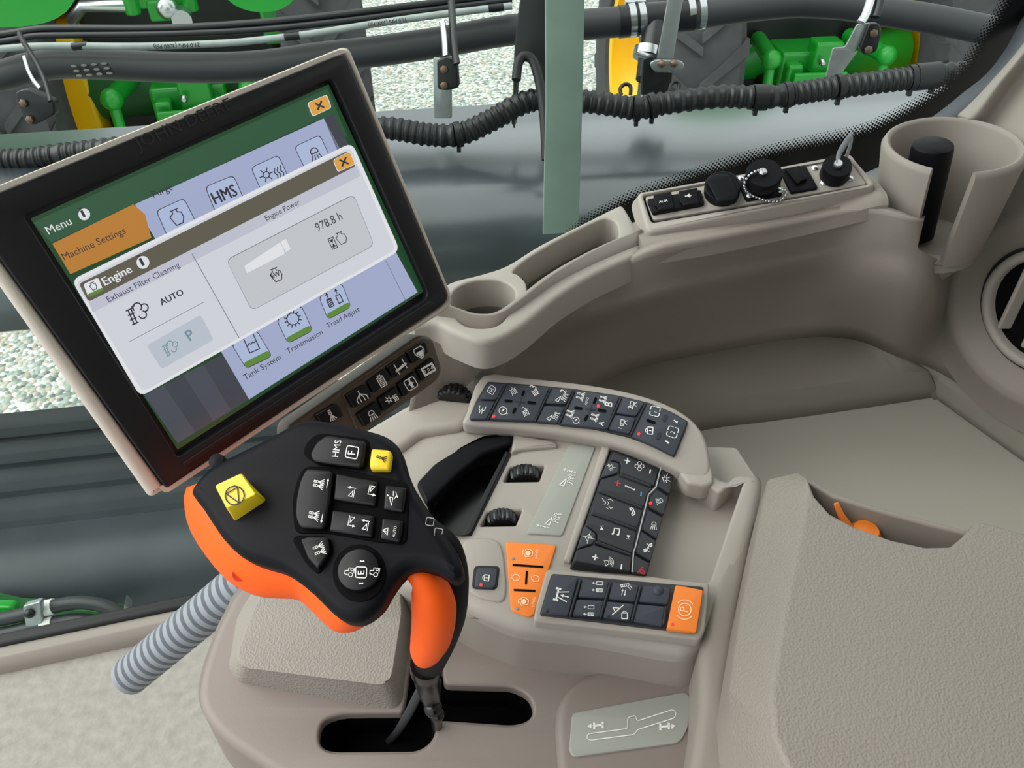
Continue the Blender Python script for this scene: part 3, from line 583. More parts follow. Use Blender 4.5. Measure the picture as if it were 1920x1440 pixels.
fp=PK2.up(.008); mb.slab(fp,rnd([(1472,315),(1500,309.5),(1514,332),(1513,336),(1504,338),(1498,344),(1493,342)],2),.005,.001); mb.build('flap_socket',SP_,label='square black socket with a notched flap')
dc=thing('dust_cap',PK2.hit((1562,335)),'smaller black dust cap with grey strap loop at rear end of the socket strip','dust cap')
P_=PK2.hit((1563,330),0); dep=P_.dot(FW); r=26.5*dep/F
mb=MB('black'); mb.lathe(P_,PK2.n,[(0,0),(r*.95,0),(r,.002),(r,.016),(r*.93,.019),(0,.019)],30); mb.build('cap',dc)
mb=MB('steel'); ct=P_+PK2.n*.019; mb.lathe(ct,PK2.n,[(.005,0),(.005,.003),(.004,.0045),(0,.0045)],14); mb.build('rivet',dc,label='bright rivet')
for q in ((1528,315),(1545,343),(1594,335)):
    mb=MB('steel'); mb.lathe(PK2.hit(q,0),PK2.n,[(.0038,0),(.0038,.001),(.002,.0022),(0,.0025)],12); mb.build('screw',dc)
mb=MB('cond'); d0=ct.dot(FW)
lp=[ct+PK2.n*.002,D(1573,290,d0+.002),D(1584,270,d0+.004),D(1594,257,d0+.006),D(1596,264,d0+.01),D(1591,283,d0+.012),D(1583,304,d0+.014)]
mb.tube(sm(lp,5,False),.004,8,flat=.35); mb.build('strap',dc,label='grey rubber strap loop')
# ---- rear cup holder with a black rod standing in it
zc=-.37; cc=Z(1789,268,zc); ri=.0625; ro=.071
fd=V((-cc.x,-cc.y,0)).normalized(); 
exh=V((0,0,1)).cross(fd)
slot=Z(1790,335,zc)-cc; slot.z=0; slot.normalize()
CH=thing('cup_holder',cc+V((0,0,-.14)),'large taupe round cup holder with an open front slot at the rear end','cup holder')
ga=.30
axc=V((-.085,-.02,1)).normalized()
mb=MB('trim'); mb.lathe(cc-axc*.12,axc,[(ro-.012,0),(ro+.001,.113),(ro-.0015,.1185),(ro-.004,.12),(ri+.002,.119),(ri,.116),(ri-.014,.0)],56,a0=ga,a1=2*math.pi-ga,ex=slot,closed=True)
mb.build('shell',CH,sharp=50)
mb=MB('trimdark'); mb.lathe(cc-axc*.13,axc,[(0,0),(ri-.006,0),(ri-.006,.012),(0,.012)],32)
sa=slot.cross(V((0,0,1))); e=.0195
a=cc-axc*.117
mb.loft([[a+sa*x+slot*.04+V((0,0,z)) for x,z in ((-e,-.01),(e,-.01),(e,.0),(-e,.0))],[a+sa*x*.9+slot*.052+V((0,0,z-.004)) for x,z in ((-e,-.01),(e,-.01),(e,.0),(-e,.0))]])
mb.build('cup_floor',CH,label='worn grey floor of the cup')
mb=MB('trim'); b0=cc-axc*.119; rg=[]
for rr,dy,dz in ((ro-.0125,0,0),(.050,.012,-.03),(.036,.034,-.08),(.012,.06,-.15)):
    rg.append([b0+V((rr*math.cos(t),dy+rr*math.sin(t),dz)) for t in [2*math.pi*k/40 for k in range(40)]])
mb.loft(rg); mb.build('pocket_bulge',CH,sharp=70)
rd=thing('black_rod',cc+V((0,0,-.14)),'smooth black domed rod standing in the large cup holder','rod')
tp=Z(1750,270,-.372); bt=tp-axc*.112+V((.006,0,0)); ax=(tp-bt); L_=ax.length
mb=MB('black'); mb.lathe(bt,ax,[(0,0),(.021,0),(.0215,L_-.006),(.0205,L_-.0015),(.0185,L_),(.012,L_+.0018),(0,L_+.0026)],36); mb.build('shaft',rd)
# ---- air vent in the panel
vc=PV.hit((1962,583),.0075)
AV=thing('air_vent',vc,'round taupe air vent with black core at the right edge','air vent')
k_=vc.dot(FW)/F
mb=MB('trim'); mb.lathe(vc,PV.n,[(.165,0),(.138,.004),(.120,.016),(.113,.018),(.104,.014),(.092,.004),(.078,.0)],48); mb.build('ring',AV,sharp=180)
mb=MB('seal'); mb.lathe(vc,PV.n,[(.0785,.0),(.0785,.006),(.073,.006),(.073,0)],40); mb.build('gasket',AV)
mb=MB('pod'); mb.lathe(vc,PV.n,[(.075,.004),(.073,.012),(.067,.014),(.062,.008),(.060,-.03)],40); mb.build('collar',AV,sharp=180)
mb=MB('deep'); mb.lathe(vc-PV.n*.0,PV.n,[(.062,.002),(0,.002)],40); mb.build('core',AV)
for k in range(3):
    mb=MB('pod'); mb.box(vc+PV.ex*(-.012+.035*k-.02)+PV.n*.008,(.006,.095-.01*abs(k-1),.016),ex=PV.ex+PV.n*.5,ez=PV.n); mb.build('louvre',AV,bevel=.002)
# ---- front storage rail with small cup holder and pocket
PR=Plane(Z(1050,480,-.468),(0,-.04,1))
FRL=thing('storage_rail',Z(1000,560,-.53),'light taupe curved rail with small cup holder and long pocket','storage rail')
ol=sm([(770,610),(800,560),(842,528),(900,512),(950,495),(1010,458),(1090,418),(1150,388),(1166,384),(1176,394),(1200,440),(1203,462),(1190,478),(1120,510),(1050,552),(985,605),(940,632),(900,640),(850,622),(815,606)],4)
cuph=sm([(845,560),(856,540),(885,527),(920,524),(945,528),(962,540),(966,556),(955,585),(935,608),(905,615),(872,610),(852,590)],4)
pock=sm([(962,508),(990,484),(1050,448),(1120,414),(1142,410),(1156,418),(1160,440),(1148,454),(1085,488),(1030,524),(1002,548),(990,556),(986,530),(972,515)],4)
mb=MB('pod'); mb.slab(PR,ol,.035,.006,holes=[cuph,pock],seg=4); mb.build('rim',FRL)
mb=MB('trimdark')
def well(mb,pl,o,depth,sh=.85,m=None):
    P=[pl.hit(q,-.02) for q in o]; c=sum(P,V())/len(P); B=[c+(p-c)*sh-pl.n*depth for p in P]
    A=[c+(p-c)*1.0 for p in P]
    i=mb.mi(m); W=[[mb.bm.verts.new(p) for p in r] for r in (A,B)]
    mb.ring_faces(W[0],W[1],i)
    f=mb.bm.faces.new(W[1]); f.material_index=i; bmesh.ops.triangulate(mb.bm,faces=[f])
well(mb,PR,cuph,.075,.85); mb.build('cup_well',FRL,recalc=False)
mb=MB('trimdark'); well(mb,PR,pock,.06,.9); mb.build('pocket_well',FRL,recalc=False)
mb=MB('trim')
lo=[Z(1203,480,-.478),Z(1120,524,-.485),Z(1040,572,-.493),Z(965,632,-.502),Z(905,692,-.522),Z(868,730,-.546),Z(830,756,-.558),Z(762,806,-.572)]
hi=[p+V((0,.012,.02)) for p in [Z(1203,470,-.474),Z(1120,508,-.476),Z(1040,556,-.48),Z(980,604,-.484),Z(938,632,-.487),Z(890,636,-.486),Z(845,620,-.482),Z(800,604,-.478)]]
mb.grid([sm(lo,4,False),sm(hi,4,False)]); mb.build('rail_face',FRL,solid=-.006,sharp=80)

# ================================================================ ARMREST
AR=thing('armrest',Z(1700,1250,-.6),'grained taupe armrest pad with a notched far edge, at lower right','armrest')
T_=[(1512,894),(1528,930),(1556,962),(1605,988),(1670,1011),(1735,1025),(1782,1024),(1806,1004),(1822,984),(1845,978),(1960,1010),(2200,1085)]
zt=-.50
top=[Z(u,v,zt) for u,v in T_]+[Z(2200,1600,zt),Z(1560,1600,zt),Z(1478,1440,zt),Z(1452,1380,zt),Z(1446,1300,zt),Z(1470,1150,zt),Z(1502,1000,zt),Z(1512,930,zt)]
mid=[p+V((0,.002,-.03)) for p in top[:12]]+[top[12]+V((0,0,-.03)),Z(1500,1620,-.53),Z(1412,1440,-.535),Z(1376,1378,-.535),Z(1366,1290,-.535),Z(1392,1120,-.535),Z(1425,960,-.53),Z(1440,897,-.525)]
mid[0]=Z(1498,885,-.525)
low=[V((p.x,p.y+.003,-.66)) for p in mid]
mb=MB('pad2'); mb.loft([low,mid,top]); mb.build('pad',AR,bevel=.017,bseg=6,sharp=60)
mb=MB('trim'); wl=[(1515,905),(1560,932),(1640,958),(1740,985),(1800,1000),(1815,1004)]
wt=[Z(u,v,-.515) for u,v in wl]; mb.grid([[p+V((0,0,-.1)) for p in wt],wt]); mb.build('bin_wall',AR,solid=.006,bevel=.002)
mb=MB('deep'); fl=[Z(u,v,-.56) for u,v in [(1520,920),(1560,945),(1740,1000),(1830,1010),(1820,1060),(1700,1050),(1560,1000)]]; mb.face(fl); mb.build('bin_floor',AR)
OS=thing('orange_strap',Z(1605,985,-.54),'small bright orange buckle poking out of the armrest notch','strap')
d_=Z(1600,990,-.53).dot(FW)
mb=MB('okey'); mb.loft([[D(u,v,d_-.004+k*.004) for u,v in q] for k,q in ((0,[(1562,944),(1572,941),(1582,962),(1604,992),(1590,992),(1572,972)]),(1,[(1562,944),(1572,941),(1582,962),(1604,992),(1590,992),(1572,972)]))]); mb.build('tab',OS,bevel=.0012)
mb=MB('okey'); mb.lathe(D(1622,1000,d_),(0,0,1),[(.0,-.02),(.013,-.02),(.013,.0),(.010,.005),(0,.006)],24); mb.build('knob',OS)
# ================================================================ DISPLAY
SP=Plane((-.17,.4693,-.2867),(.618,-.659,.43),(.145,.149,.021))
DM=thing('display_monitor',SP.at(0,0,-.03),'large tilted touchscreen display in a pale housing with black bezel','display')
hous=rnd([(-104,388),(655,83),(857,571),(284,936)],[16,16,26,12])
mb=MB('shell'); bo=rnd([(-71,387),(647,97),(845,564),(311,918)],[10,14,20,8])
mb.slab(SP,hous,.034,.004,off=.004,flare=-.004,holes=[bo]); mb.slab(SP,[(-70,388),(646,98),(844,563),(312,917)],.02,0,off=-.004); mb.build('housing',DM)
mb=MB('bezel'); mb.slab(SP,rnd([(-70,388),(646,98),(844,563),(312,917)],[10,14,20,8]),.006,.0012,off=.0062,holes=[rnd([(44,404),(624,146),(806,556),(334,858)],[8,14,16,8])])
mb.slab(SP,[(343,868),(806,564),(816,571),(349,876)],.002,.0006,off=.0075)
bz=mb.build('bezel',DM)
mb=MB('logo'); mb.text(SP,'JOHN DEERE',(259,281),(438,203),off=.0068,m='logo',hs=.9,font_bold=.015); mb.build('logo_lettering',bz,label='embossed black maker lettering')
mb=MB('bezel'); mb.slab(SP,[(30,404),(632,134),(818,560),(330,872)],.002,0,off=-.0006,m='bezel')
O=[.0]
def U(pts,m,r=0,lv=1): mb.poly(SP,rnd(pts,r) if r else pts,.00012*lv,m)
U([(57,410),(616,158),(795,546),(333,843)],'ui_edge',0,0)
U([(62,417),(614,166),(652,258),(592,226),(250,384),(96,455)],'ui_green',0,1)
U([(253,383),(607,222),(783,548),(467,749)],'ui_lav',0,2)
U([(607,222),(625,213),(668,300),(640,300)],'ui_dark',0,2)
U([(270,741),(417,664),(467,749),(333,831)],'ui_dark',0,3)
for k in (0,2):
    a=k/4; b=(k+1)/4
    L=lambda p,q,t:(p[0]+(q[0]-p[0])*t,p[1]+(q[1]-p[1])*t)
    U([L((270,741),(417,664),a),L((270,741),(417,664),b),L((333,831),(467,749),b),L((333,831),(467,749),a)],'ui_dark2',0,4)
U([(98,457),(250,383),(272,402),(284,446),(132,514)],'ui_tab',0,3)
mb.text(SP,'Menu',(92,440),(136,420),.0006,'ui_white',font_bold=.01)
def info(c,r):
    U(ell(c,r,r,20),'ui_white',0,6); U(ell(c,r*.84,r*.84,20),'ui_box',0,7); U(ell(c,r*.8,r*.8,20),'ui_white',0,8); mb.text(SP,'i',(c[0]-1.6,c[1]+6),(c[0]+2.0,c[1]+4.6),.0012,'ui_text',font_bold=.03,hs=.85)
info((158,402),11)
mb.text(SP,'Machine Settings',(121,488),(237,437),.0007,'ui_text',font_bold=.005)
def xbtn(q):
    U(q,'ui_white',5,13); c=(sum(p[0] for p in q)/4,sum(p[1] for p in q)/4)
    U([(c[0]+(x-c[0])*.93,c[1]+(y-c[1])*.93) for x,y in q],'ui_gold',5,14)
    icon(mb,SP,[('l',[(-1,-1),(1,1)]),('l',[(-1,1),(1,-1)])],c,6,22,'ui_text',3.6,.0020)
xbtn([(576,193),(613,177),(622,202),(586,219)])
def ibox(q,name,c,s,lab=None,base=False,wp=2):
    U(q,'ui_text',9,5); cc=(sum(p[0] for p in q)/4,sum(p[1] for p in q)/4); q2=[(cc[0]+(x-cc[0])*.955,cc[1]+(y-cc[1])*.955) for x,y in q]
    U(q2,'ui_icon',9,6)
    if base:
        a,b,c_,d=q2; t=.78; U([(a[0]+(d[0]-a[0])*t,a[1]+(d[1]-a[1])*t),(b[0]+(c_[0]-b[0])*t,b[1]+(c_[1]-b[1])*t),c_,d],'ui_gl',6,7)
    if name: icon(mb,SP,name,c,s,24,'ui_text',wp,.0010)
ibox([(292,395),(345,371),(370,420),(315,447)],'eng',(332,408),22)
ibox([(384,350),(438,328),(460,378),(405,402)],None,None,0); mb.text(SP,'HMS',(404,384),(446,366),.0009,'ui_text',font_bold=.02,hs=1.25)
ibox([(470,314),(522,290),(545,340),(492,364)],'frost',(509,326),24)
ibox([(551,275),(600,252),(622,300),(574,322)],'lamp',(590,286),17)
mb.text(SP,'Purge',(289,371),(325,355),.0007,'ui_text')
ibox([(433,645),(481,618),(511,668),(462,692)],'tankl',(472,645),20,base=True)
ibox([(518,600),(565,572),(587,620),(540,645)],'gear',(549,598),19,base=True)
ibox([(597,556),(641,530),(659,576),(615,600)],'tyres',(626,560),17,base=True)
mb.text(SP,'Tank System',(460,713),(528,673),.0007,'ui_text'); mb.text(SP,'Transmission',(540,664),(606,626),.0007,'ui_text'); mb.text(SP,'Tread Adjust',(615,616),(675,583),.0007,'ui_text')
mb.line(SP,[(724,490),(762,566)],1.2,.0005,'ui_line')
# pop-up window
U([(134,525),(660,267),(750,470),(263,744)],'ui_hl',16,10)
U([(141,530),(656,276),(742,468),(268,735)],'ui_paper',12,11)
U([(148,532),(651,283),(668,311),(166,566)],'ui_bar',6,12)
U([(166,566),(668,311),(676,330),(174,586)],'ui_band',0,12)
xbtn([(624,300),(656,283),(667,308),(633,323)])
q=[(156,533),(184,520),(194,545),(166,558)]; U(q,'ui_hl',5,13); U([(164,552),(192,539),(194,545),(166,558)],'ui_gl',3,14); icon(mb,SP,'eng',(175,537),11,24,'ui_text',1.5,.0018)
mb.text(SP,'Engine',(197,536),(248,510),.0017,'ui_white',font_bold=.03); 
def info2(c,r):
    U(ell(c,r,r,20),'ui_white',0,13); mb.text(SP,'i',(c[0]-1.6,c[1]+7),(c[0]+2.2,c[1]+5.4),.0018,'ui_text',font_bold=.03,hs=.85)
info2((268,492),12)
mb.text(SP,'Exhaust Filter Cleaning',(204,567),(338,500),.0017,'ui_blue'); mb.text(SP,'Engine Power',(500,414),(563,382),.0017,'ui_text')
mb.line(SP,[(360,476),(448,633)],1.5,.0017,'ui_line'); mb.line(SP,[(242,641),(383,566)],1.0,.0017,'ui_line')
mb.text(SP,'AUTO',(303,573),(345,552),.0017,'ui_text',font_bold=.02,hs=1.0)
icon(mb,SP,'filt',(259,586),24,24,'ui_text',2.4,.0017)
U([(275,648),(376,590),(401,637),(303,692)],'ui_box',6,13); icon(mb,SP,'filt',(320,652),17,24,'ui_faint',1.6,.0019); mb.text(SP,'P',(356,640),(366,634),.0019,'ui_faint',font_bold=.03,hs=1.1)
U([(424,487),(663,364),(702,460),(472,583)],'ui_line',12,13); U([(425,488),(663,365.5),(701,459.5),(472.5,582)],'ui_grey',12,14)
mb.line(SP,[(551,430),(590,505)],.9,.0019,'ui_band')
U([(457,499),(526,453),(535,476),(463,513)],'ui_hl',0,15); U([(525,453),(536,447),(546,467),(536,474)],'ui_hl',0,15)
mb.line(SP,[(457,499),(526,453),(535,476),(463,513)],.9,.0020,'ui_box',True); mb.line(SP,[(525,453),(536,447),(546,467),(536,474)],1.2,.0020,'ui_box',True)
icon(mb,SP,'eng',(518,516),19,24,'ui_text',1.8,.0020); mb.text(SP,'kW',(511,523),(526,516),.0020,'ui_text',font_bold=.02,hs=1.2)
mb.text(SP,'978.8 h',(596,435),(643,411),.0020,'ui_text',font_bold=.015,hs=1.15); icon(mb,SP,'hour',(624,456),13,24,'ui_text',1.6,.002); icon(mb,SP,'eng',(640,447),17,24,'ui_text',1.5,.002)
mb.build('screen',DM,label='lit screen with an engine menu window',recalc=False)
# ---- shortcut keypad under the display
KP=SP.up(-.012)
SK=thing('shortcut_keypad',KP.hit((730,730),-.02),'brown framed strip of black shortcut keys just below the display','keypad')
mb=MB('brown'); mb.slab(KP,rnd([(540,800),(788,627),(812,632),(831,694),(822,714),(660,828),(600,850),(540,850)],12),.02,.003); mb.build('frame',SK)
mb=MB('brown'); mb.slab(KP,rnd([(640,738),(783,641),(797,640),(818,698),(812,708),(672,812)],6),.003,.001,off=.0012); mb.build('inner_rim',SK)
KK=KP.up(.0012)
keys=[([(594,779),(633,757),(645,780),(606,801)],'noz','nozzle mark'),([(650.5,742),(686,721),(698.6,743.5),(664,766)],'spread','branching spray line mark'),([(690.6,717),(724,692),(736,709),(702,738)],'list','clipboard mark'),([(727,688.5),(761.6,665.6),(770,685),(738.7,710)],'arm','boom frame mark'),([(764,661),(798,640),(804,661),(775,683)],'tank','tank mark'),
 ([(671,777),(706.7,752.7),(718,775.6),(685,801)],'lamp','lamp mark'),([(710,748),(743,725),(755,746),(721.5,772)],'frost','climate mark'),([(746.8,720.6),(779,696.5),(790,716),(758,744.7)],'fillup','upward arrow mark'),([(782,693),(812,670),(819,693),(792.6,715)],'count','counter mark')]
for q,ic,lb in keys:
    mb=MB('keyb'); mb.slab(KK,rnd(q,3),.006,.0012,off=.005)
    c=(sum(p[0] for p in q)/4,sum(p[1] for p in q)/4)
    icon(mb,KK,ic,(c[0]+2,c[1]),13,30,'white',1.8,.0053); mb.build('key',SK,label='black key with a white '+lb)

# ================================================================ CONTROL CONSOLE
PD=Plane(Z(900,1340,-.640),(.03,-.06,1))
PI=Plane(Z(1000,950,-.575),(.0,-.10,1))
PS=Plane(Z(1080,770,-.545),(.02,-.30,1))
PM=Plane(Z(1150,960,-.572),(.20,-.10,1))
PK=Plane(Z(1150,1120,-.570),(.0,-.16,1))
CC=thing('control_console',Z(1000,1150,-.68),'taupe armrest control console with rows of keypads and a lever slot','control console')
# deck with the lever slot
deck=sm([(470,1090),(420,1150),(388,1225),(372,1290),(380,1335),(415,1380),(470,1420),(560,1470),(800,1540),(1400,1540),(1420,1470),(1372,1330),(1372,1220),(1330,1180),(1000,1120),(850,1100),(640,1060)],4)
slot_=rnd([(596,1382),(603,1350),(640,1337),(755,1336),(762,1300),(768,1250),(827,1240),(832,1279),(840,1284),(960,1287),(994,1304),(1002,1335),(990,1354),(962,1361),(830,1352),(818,1358),(813,1388),(786,1410),(622,1411),(602,1402)],[14,18,18,8,8,8,8,8,8,14,22,22,22,18,8,8,16,20,20,14],5)
mb=MB('deck'); mb.slab(PD,deck,.010,.008,holes=[slot_],seg=5,hb=.003,hm='deck'); mb.slab(PD,deck,.08,0,off=-.0098,holes=[slot_],hm='deep')
deck_o=mb.build('deck',CC,sharp=50)
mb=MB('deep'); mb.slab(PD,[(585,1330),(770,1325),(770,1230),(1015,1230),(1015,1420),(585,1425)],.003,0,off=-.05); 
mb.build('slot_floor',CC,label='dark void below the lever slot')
# spine between deck and armrest
mb=MB('trim')
PSP=Plane(Z(1350,1200,-.585),(.02,-.06,1))
mb.slab(PSP,rnd([(1312,1225),(1335,1105),(1395,905),(1402,888),(1425,886),(1433,902),(1388,1130),(1364,1290),(1372,1370),(1410,1450),(1430,1560),(1285,1560),(1295,1440),(1311,1330)],14),.12,.008); mb.build('spine',CC)
# pod body
body=rnd([(690,1010),(705,870),(770,795),(880,760),(1100,790),(1300,850),(1362,900),(1390,880),(1428,886),(1434,905),(1388,1130),(1340,1186),(1318,1206),(1290,1222),(1255,1218),(1100,1190),(975,1178),(900,1150),(860,1125),(800,1110),(740,1090)],20)
mb=MB('pod')
hol=rnd([(1147,836),(1240,868),(1322,905),(1350,926),(1384,896),(1396,899),(1332,1088),(1322,1093),(1076,1060),(1072,1050)],8)
palm=rnd([(795,915),(860,845),(905,822),(962,816),(952,850),(880,1003),(845,1003),(806,960)],10)
wh=[rnd([(944,903),(957,876),(1021,873),(1011,902)],3),rnd([(900,986),(914,960),(979,956),(967,985)],3)]
mb.slab(PI,body,.075,.012,holes=[hol,palm]+wh,seg=4); mb.build('pod_body',CC,sharp=50)
mb=MB('trim'); mb.slab(PI,[(p[0],p[1]) for p in rnd([(860,1142),(900,1165),(975,1192),(1100,1204),(1255,1232),(1293,1236),(1325,1215),(1388,1140),(1388,1100),(1000,1120)],14)],.07,.01,off=-.012,flare=.02,seg=4); mb.build('pod_skirt',CC,sharp=60)
mb=MB('pod'); mb.slab(PI,rnd([(1060,830),(1380,840),(1420,900),(1340,1130),(1040,1080)],4),.01,0,off=-.030); mb.build('channel_floor',CC,label='pale floor of the finger channel')
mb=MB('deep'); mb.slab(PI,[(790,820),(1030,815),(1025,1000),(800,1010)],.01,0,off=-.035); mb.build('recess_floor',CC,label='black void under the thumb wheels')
# palm recess (black insert)
mb=MB('blackg'); P1=[PI.hit(p,.001) for p in palm]; c=sum(P1,V())/len(P1); 
mb.loft([[c+(p-c)*1.03+PI.n*.002 for p in P1],P1,[c+(p-c)*.8-PI.n*.03 for p in P1]],cap=(False,True)); mb.build('palm_recess',CC,label='black palm recess insert',recalc=False,sharp=60)
mb=MB('black'); mb.slab(PI,rnd([(780,905),(815,868),(868,836),(905,820),(962,814),(958,832),(905,850),(855,890),(800,945)],8),.01,.003,off=.006); mb.build('palm_lip',CC,label='black lip of the palm recess')
mb=MB('seal'); mb.slab(PI,[(948,845),(960,850),(884,1004),(866,1004)],.004,.001,off=.001); mb.build('recess_edge',CC)
# forward arm towards the display
mb=MB('pod'); mb.slab(PI,rnd([(560,900),(690,800),(800,735),(850,700),(905,702),(895,760),(870,800),(790,812),(740,850),(700,900)],14),.05,.008,off=.008,seg=4); mb.build('forward_arm',CC)
# ---- thumb wheels
def twheel(c,par,hw,rw,label,pl=PI,ext=.5,ang=4):
    o=pl.hit(c,-.006); dep=o.dot(FW); rad=rw*dep/F; wid=hw*dep/F
    a=(pl.ex*math.cos(R(ang))+pl.ey*math.sin(R(ang)))
    a2=pl.ey*math.cos(R(ang))-pl.ex*math.sin(R(ang))
    mb=MB('blackg'); prof_n=60; rings=[]
    for h,s in ((-.5,.86),(-.42,.96),(-.2,1),(.2,1),(.42,.96),(.5,.86)):
        r=[]
        for k in range(prof_n):
            t=2*math.pi*k/prof_n; rr=rad*s*(1.0 if (k%3) else .92)
            r.append(o-pl.n*.004+a2*(h*wid)+(a*math.cos(t)+pl.n*math.sin(t))*rr)
        rings.append(r)
    mb.loft(rings); return mb.build('thumb_wheel',par,label=label,sharp=30)
twheel((983,891),CC,26,30,'ribbed black thumb wheel further from the lever'); twheel((940,973),CC,26,30,'ribbed black thumb wheel closer to the orange keys')
twheel((850,744),CC,26,36,'ribbed black wheel beside the shortcut keys',pl=PI.up(.014),ang=-8)
# label plate beside the wheels
mb=MB('plate'); lp_=PI.up(.0005); mb.slab(lp_,rnd([(1068,832),(1116,838),(1054,1004),(987,1000)],5),.003,.0008,off=.0012); LP=lp_.up(.0012)
for c,cc in (((1062,897),(1070,884)),((1035,970),(1020,988))):
    icon(mb,LP,'boom',c,17,72,'white',1.6)
icon(mb,LP,'tempup',(1068,883),13,-14,'white',1.6); icon(mb,LP,'tempup',(1018,987),13,-14,'white',1.6)
mb.build('label_plate',CC,label='grey green label plate with boom marks')
mb=MB('pod'); mb.slab(PI,rnd([(1131,829),(1146,834),(1070,1054),(1056,1050)],3),.008,.002,off=.0045); mb.build('rib',CC)
mb=MB('pod'); mb.slab(PI,rnd([(962,812),(1040,826),(1047,836),(975,843),(958,850)],5),.006,.003,off=.004); mb.build('shoulder',CC)
# ---- arched upper strip
SH=[(905,702),(985,706),(1080,716),(1150,727),(1215,743),(1265,763),(1300,787),(1321,815),(1331,850),(1333,882),(1322,897),(1290,893),(1262,878),(1215,856),(1165,838),(1110,824),(1040,812),(960,803),(888,797),(868,790),(875,770)]
mb=MB('pod'); mb.slab(PS,sm(SH,3),.016,.005,seg=4,flare=.0); mb.build('strip_housing',CC,sharp=60)
mb=MB('pod'); mb.slab(PI,rnd([(1272,882),(1300,830),(1325,840),(1334,868),(1338,895),(1338,905),(1322,912),(1290,906)],8),.02,.003,off=.004); mb.build('strip_foot',CC)
PSK=PS.up(.0005)
kp1=[(914,715),(1000,721),(1080,729),(1160,741),(1215,754),(1260,772),(1291,790),(1284,812),(1265,857),(1230,838),(1180,819),(1120,805),(1050,794),(960,787),(879,785),(892,752)]
mb=MB('rubberd'); mb.slab(PSK,rnd(kp1,4),.004,.001,off=.0015); K1=mb.build('upper_keypad',CC,label='slate grey keypad along the arched strip')
def key(par,pl,q,marks,m='rubber',off=.004,th=.004,bev=.001,r=4,label=None,name='key',led=None,ledm='red'):
    mb=MB(m); mb.slab(pl,rnd(q,r),th,bev,off=off)
    for mk in marks:
        ic,c,s,a=mk[:4]; col=mk[4] if len(mk)>4 else 'white'; w_=mk[5] if len(mk)>5 else 1.15
        if ic[:1]=='#': 
            a_=R(a); L=s; mb.text(pl,ic[1:],c,(c[0]+L*math.cos(a_),c[1]-L*math.sin(a_)),off+.0004,col,font_bold=.01,hs=1.0)
        else: icon(mb,pl,ic,c,s,a,col,w_,off+.0004)
    if led: mb.slab(pl,ell(led,3,3,10),.001,.0003,off=off+.0008,m=ledm)
    return mb.build(name,par,label=label)
def bar(par,pl,a,b,wpx=6,m='rubberd',h=.0055,name='ridge'):
    d=V(b)-V(a); d.normalize(); n=V((-d.y,d.x))*wpx/2; A=V(a);B=V(b)
    mb=MB(m); mb.slab(pl,rnd([tuple(A-n),tuple(B-n),tuple(B+n),tuple(A+n)],wpx/2.2,3),.004,.0012,off=h); return mb.build(name,par)
def slotm(mb,pl,a,b,wpx,off,m='deep'):
    d=V(b)-V(a); d.normalize(); n=V((-d.y,d.x))*wpx/2; A=V(a);B=V(b); mb.poly(pl,rnd([tuple(A-n),tuple(B-n),tuple(B+n),tuple(A+n)],wpx/2.2,3),off,m)
A1=72
key(K1,PSK,[(915,717),(947,719),(931,749),(899,748)],[('hbox',(922,731),9,A1-12)],label='slate key with a frame mark')
key(K1,PSK,[(897,751),(929,752),(912,786),(880,785)],[('pivot',(904,768),10,A1)],label='slate key with a valve mark')
def quad(q,marks,leds,cx,label,ex):
    mb=MB('rubber'); mb.slab(PSK,rnd(q,4),.004,.001,off=.004)
    for mk in marks:
        if mk[0][:1]=='#': mb.text(PSK,mk[0][1:],mk[1],(mk[1][0]+mk[2]*math.cos(R(mk[3])),mk[1][1]-mk[2]*math.sin(R(mk[3]))),.0045,'white',font_bold=.01)
        else: icon(mb,PSK,mk[0],mk[1],mk[2],mk[3],'white',1.1,.0045)
    for a,b in ex: slotm(mb,PSK,a,b,5,.0046)
    mb.line(PSK,[(cx[0]-9,cx[1]-1),(cx[0]+9,cx[1]+1)],2,.0047,'rubberd'); mb.line(PSK,[(cx[0]+3,cx[1]-8),(cx[0]-3,cx[1]+8)],2,.0047,'rubberd')
    for l,mm in leds: mb.slab(PSK,ell(l,3,3,10),.001,.0003,off=.005,m=mm)
    return mb.build('rocker_key',K1,label=label)
quad([(950,719),(1031,726),(1002,789),(917,786)],[('target',(963,734),9,A1),('target',(1004,736),9,A1),('gauge',(943,770),10,0),('target',(986,774),9,A1),('#1',(963,729),4,60),('#3',(1004,731),6,60),('#2',(985,769),6,60)],[((926,780),'redled')],(975,753),'four way slate key with target marks',
 [((983,732),(979,742)),((946,751),(961,752)),((989,754),(1005,756)),((967,764),(962,775))])
key(K1,PSK,[(1035,727),(1075,731),(1061,758),(1021,756)],[('boom',(1052,743),13,62),('#2',(1060,738),8,65)],label='slate key with boom mark and 2')
key(K1,PSK,[(1020,760),(1059,763),(1046,793),(1006,790)],[('boom',(1036,778),13,62)],label='slate key with a plain boom mark')
quad([(1080,731),(1162,743),(1137,804),(1050,795)],[('noz2',(1090,743),11,A1),('noz2',(1132,749),10,A1),('noz2',(1070,776),11,A1),('noz2',(1116,783),11,A1),('#AUTO',(1100,760),15,72),('gauge',(1080,788),8,0),('#B',(1147,763),8,76),('#A',(1131,799),8,76)],[((1122,761),'redled')],(1107,767),'four way slate key with nozzle marks and AUTO',
 [((1118,745),(1113,757)),((1077,764),(1092,766)),((1121,768),(1137,771)),((1102,778),(1096,789))])
key(K1,PSK,[(1166,744),(1209,754),(1193,780),(1155,774)],[('cam',(1187,759),11,80),('#2',(1186,768),7,72)],label='slate key with a camera mark and 2')
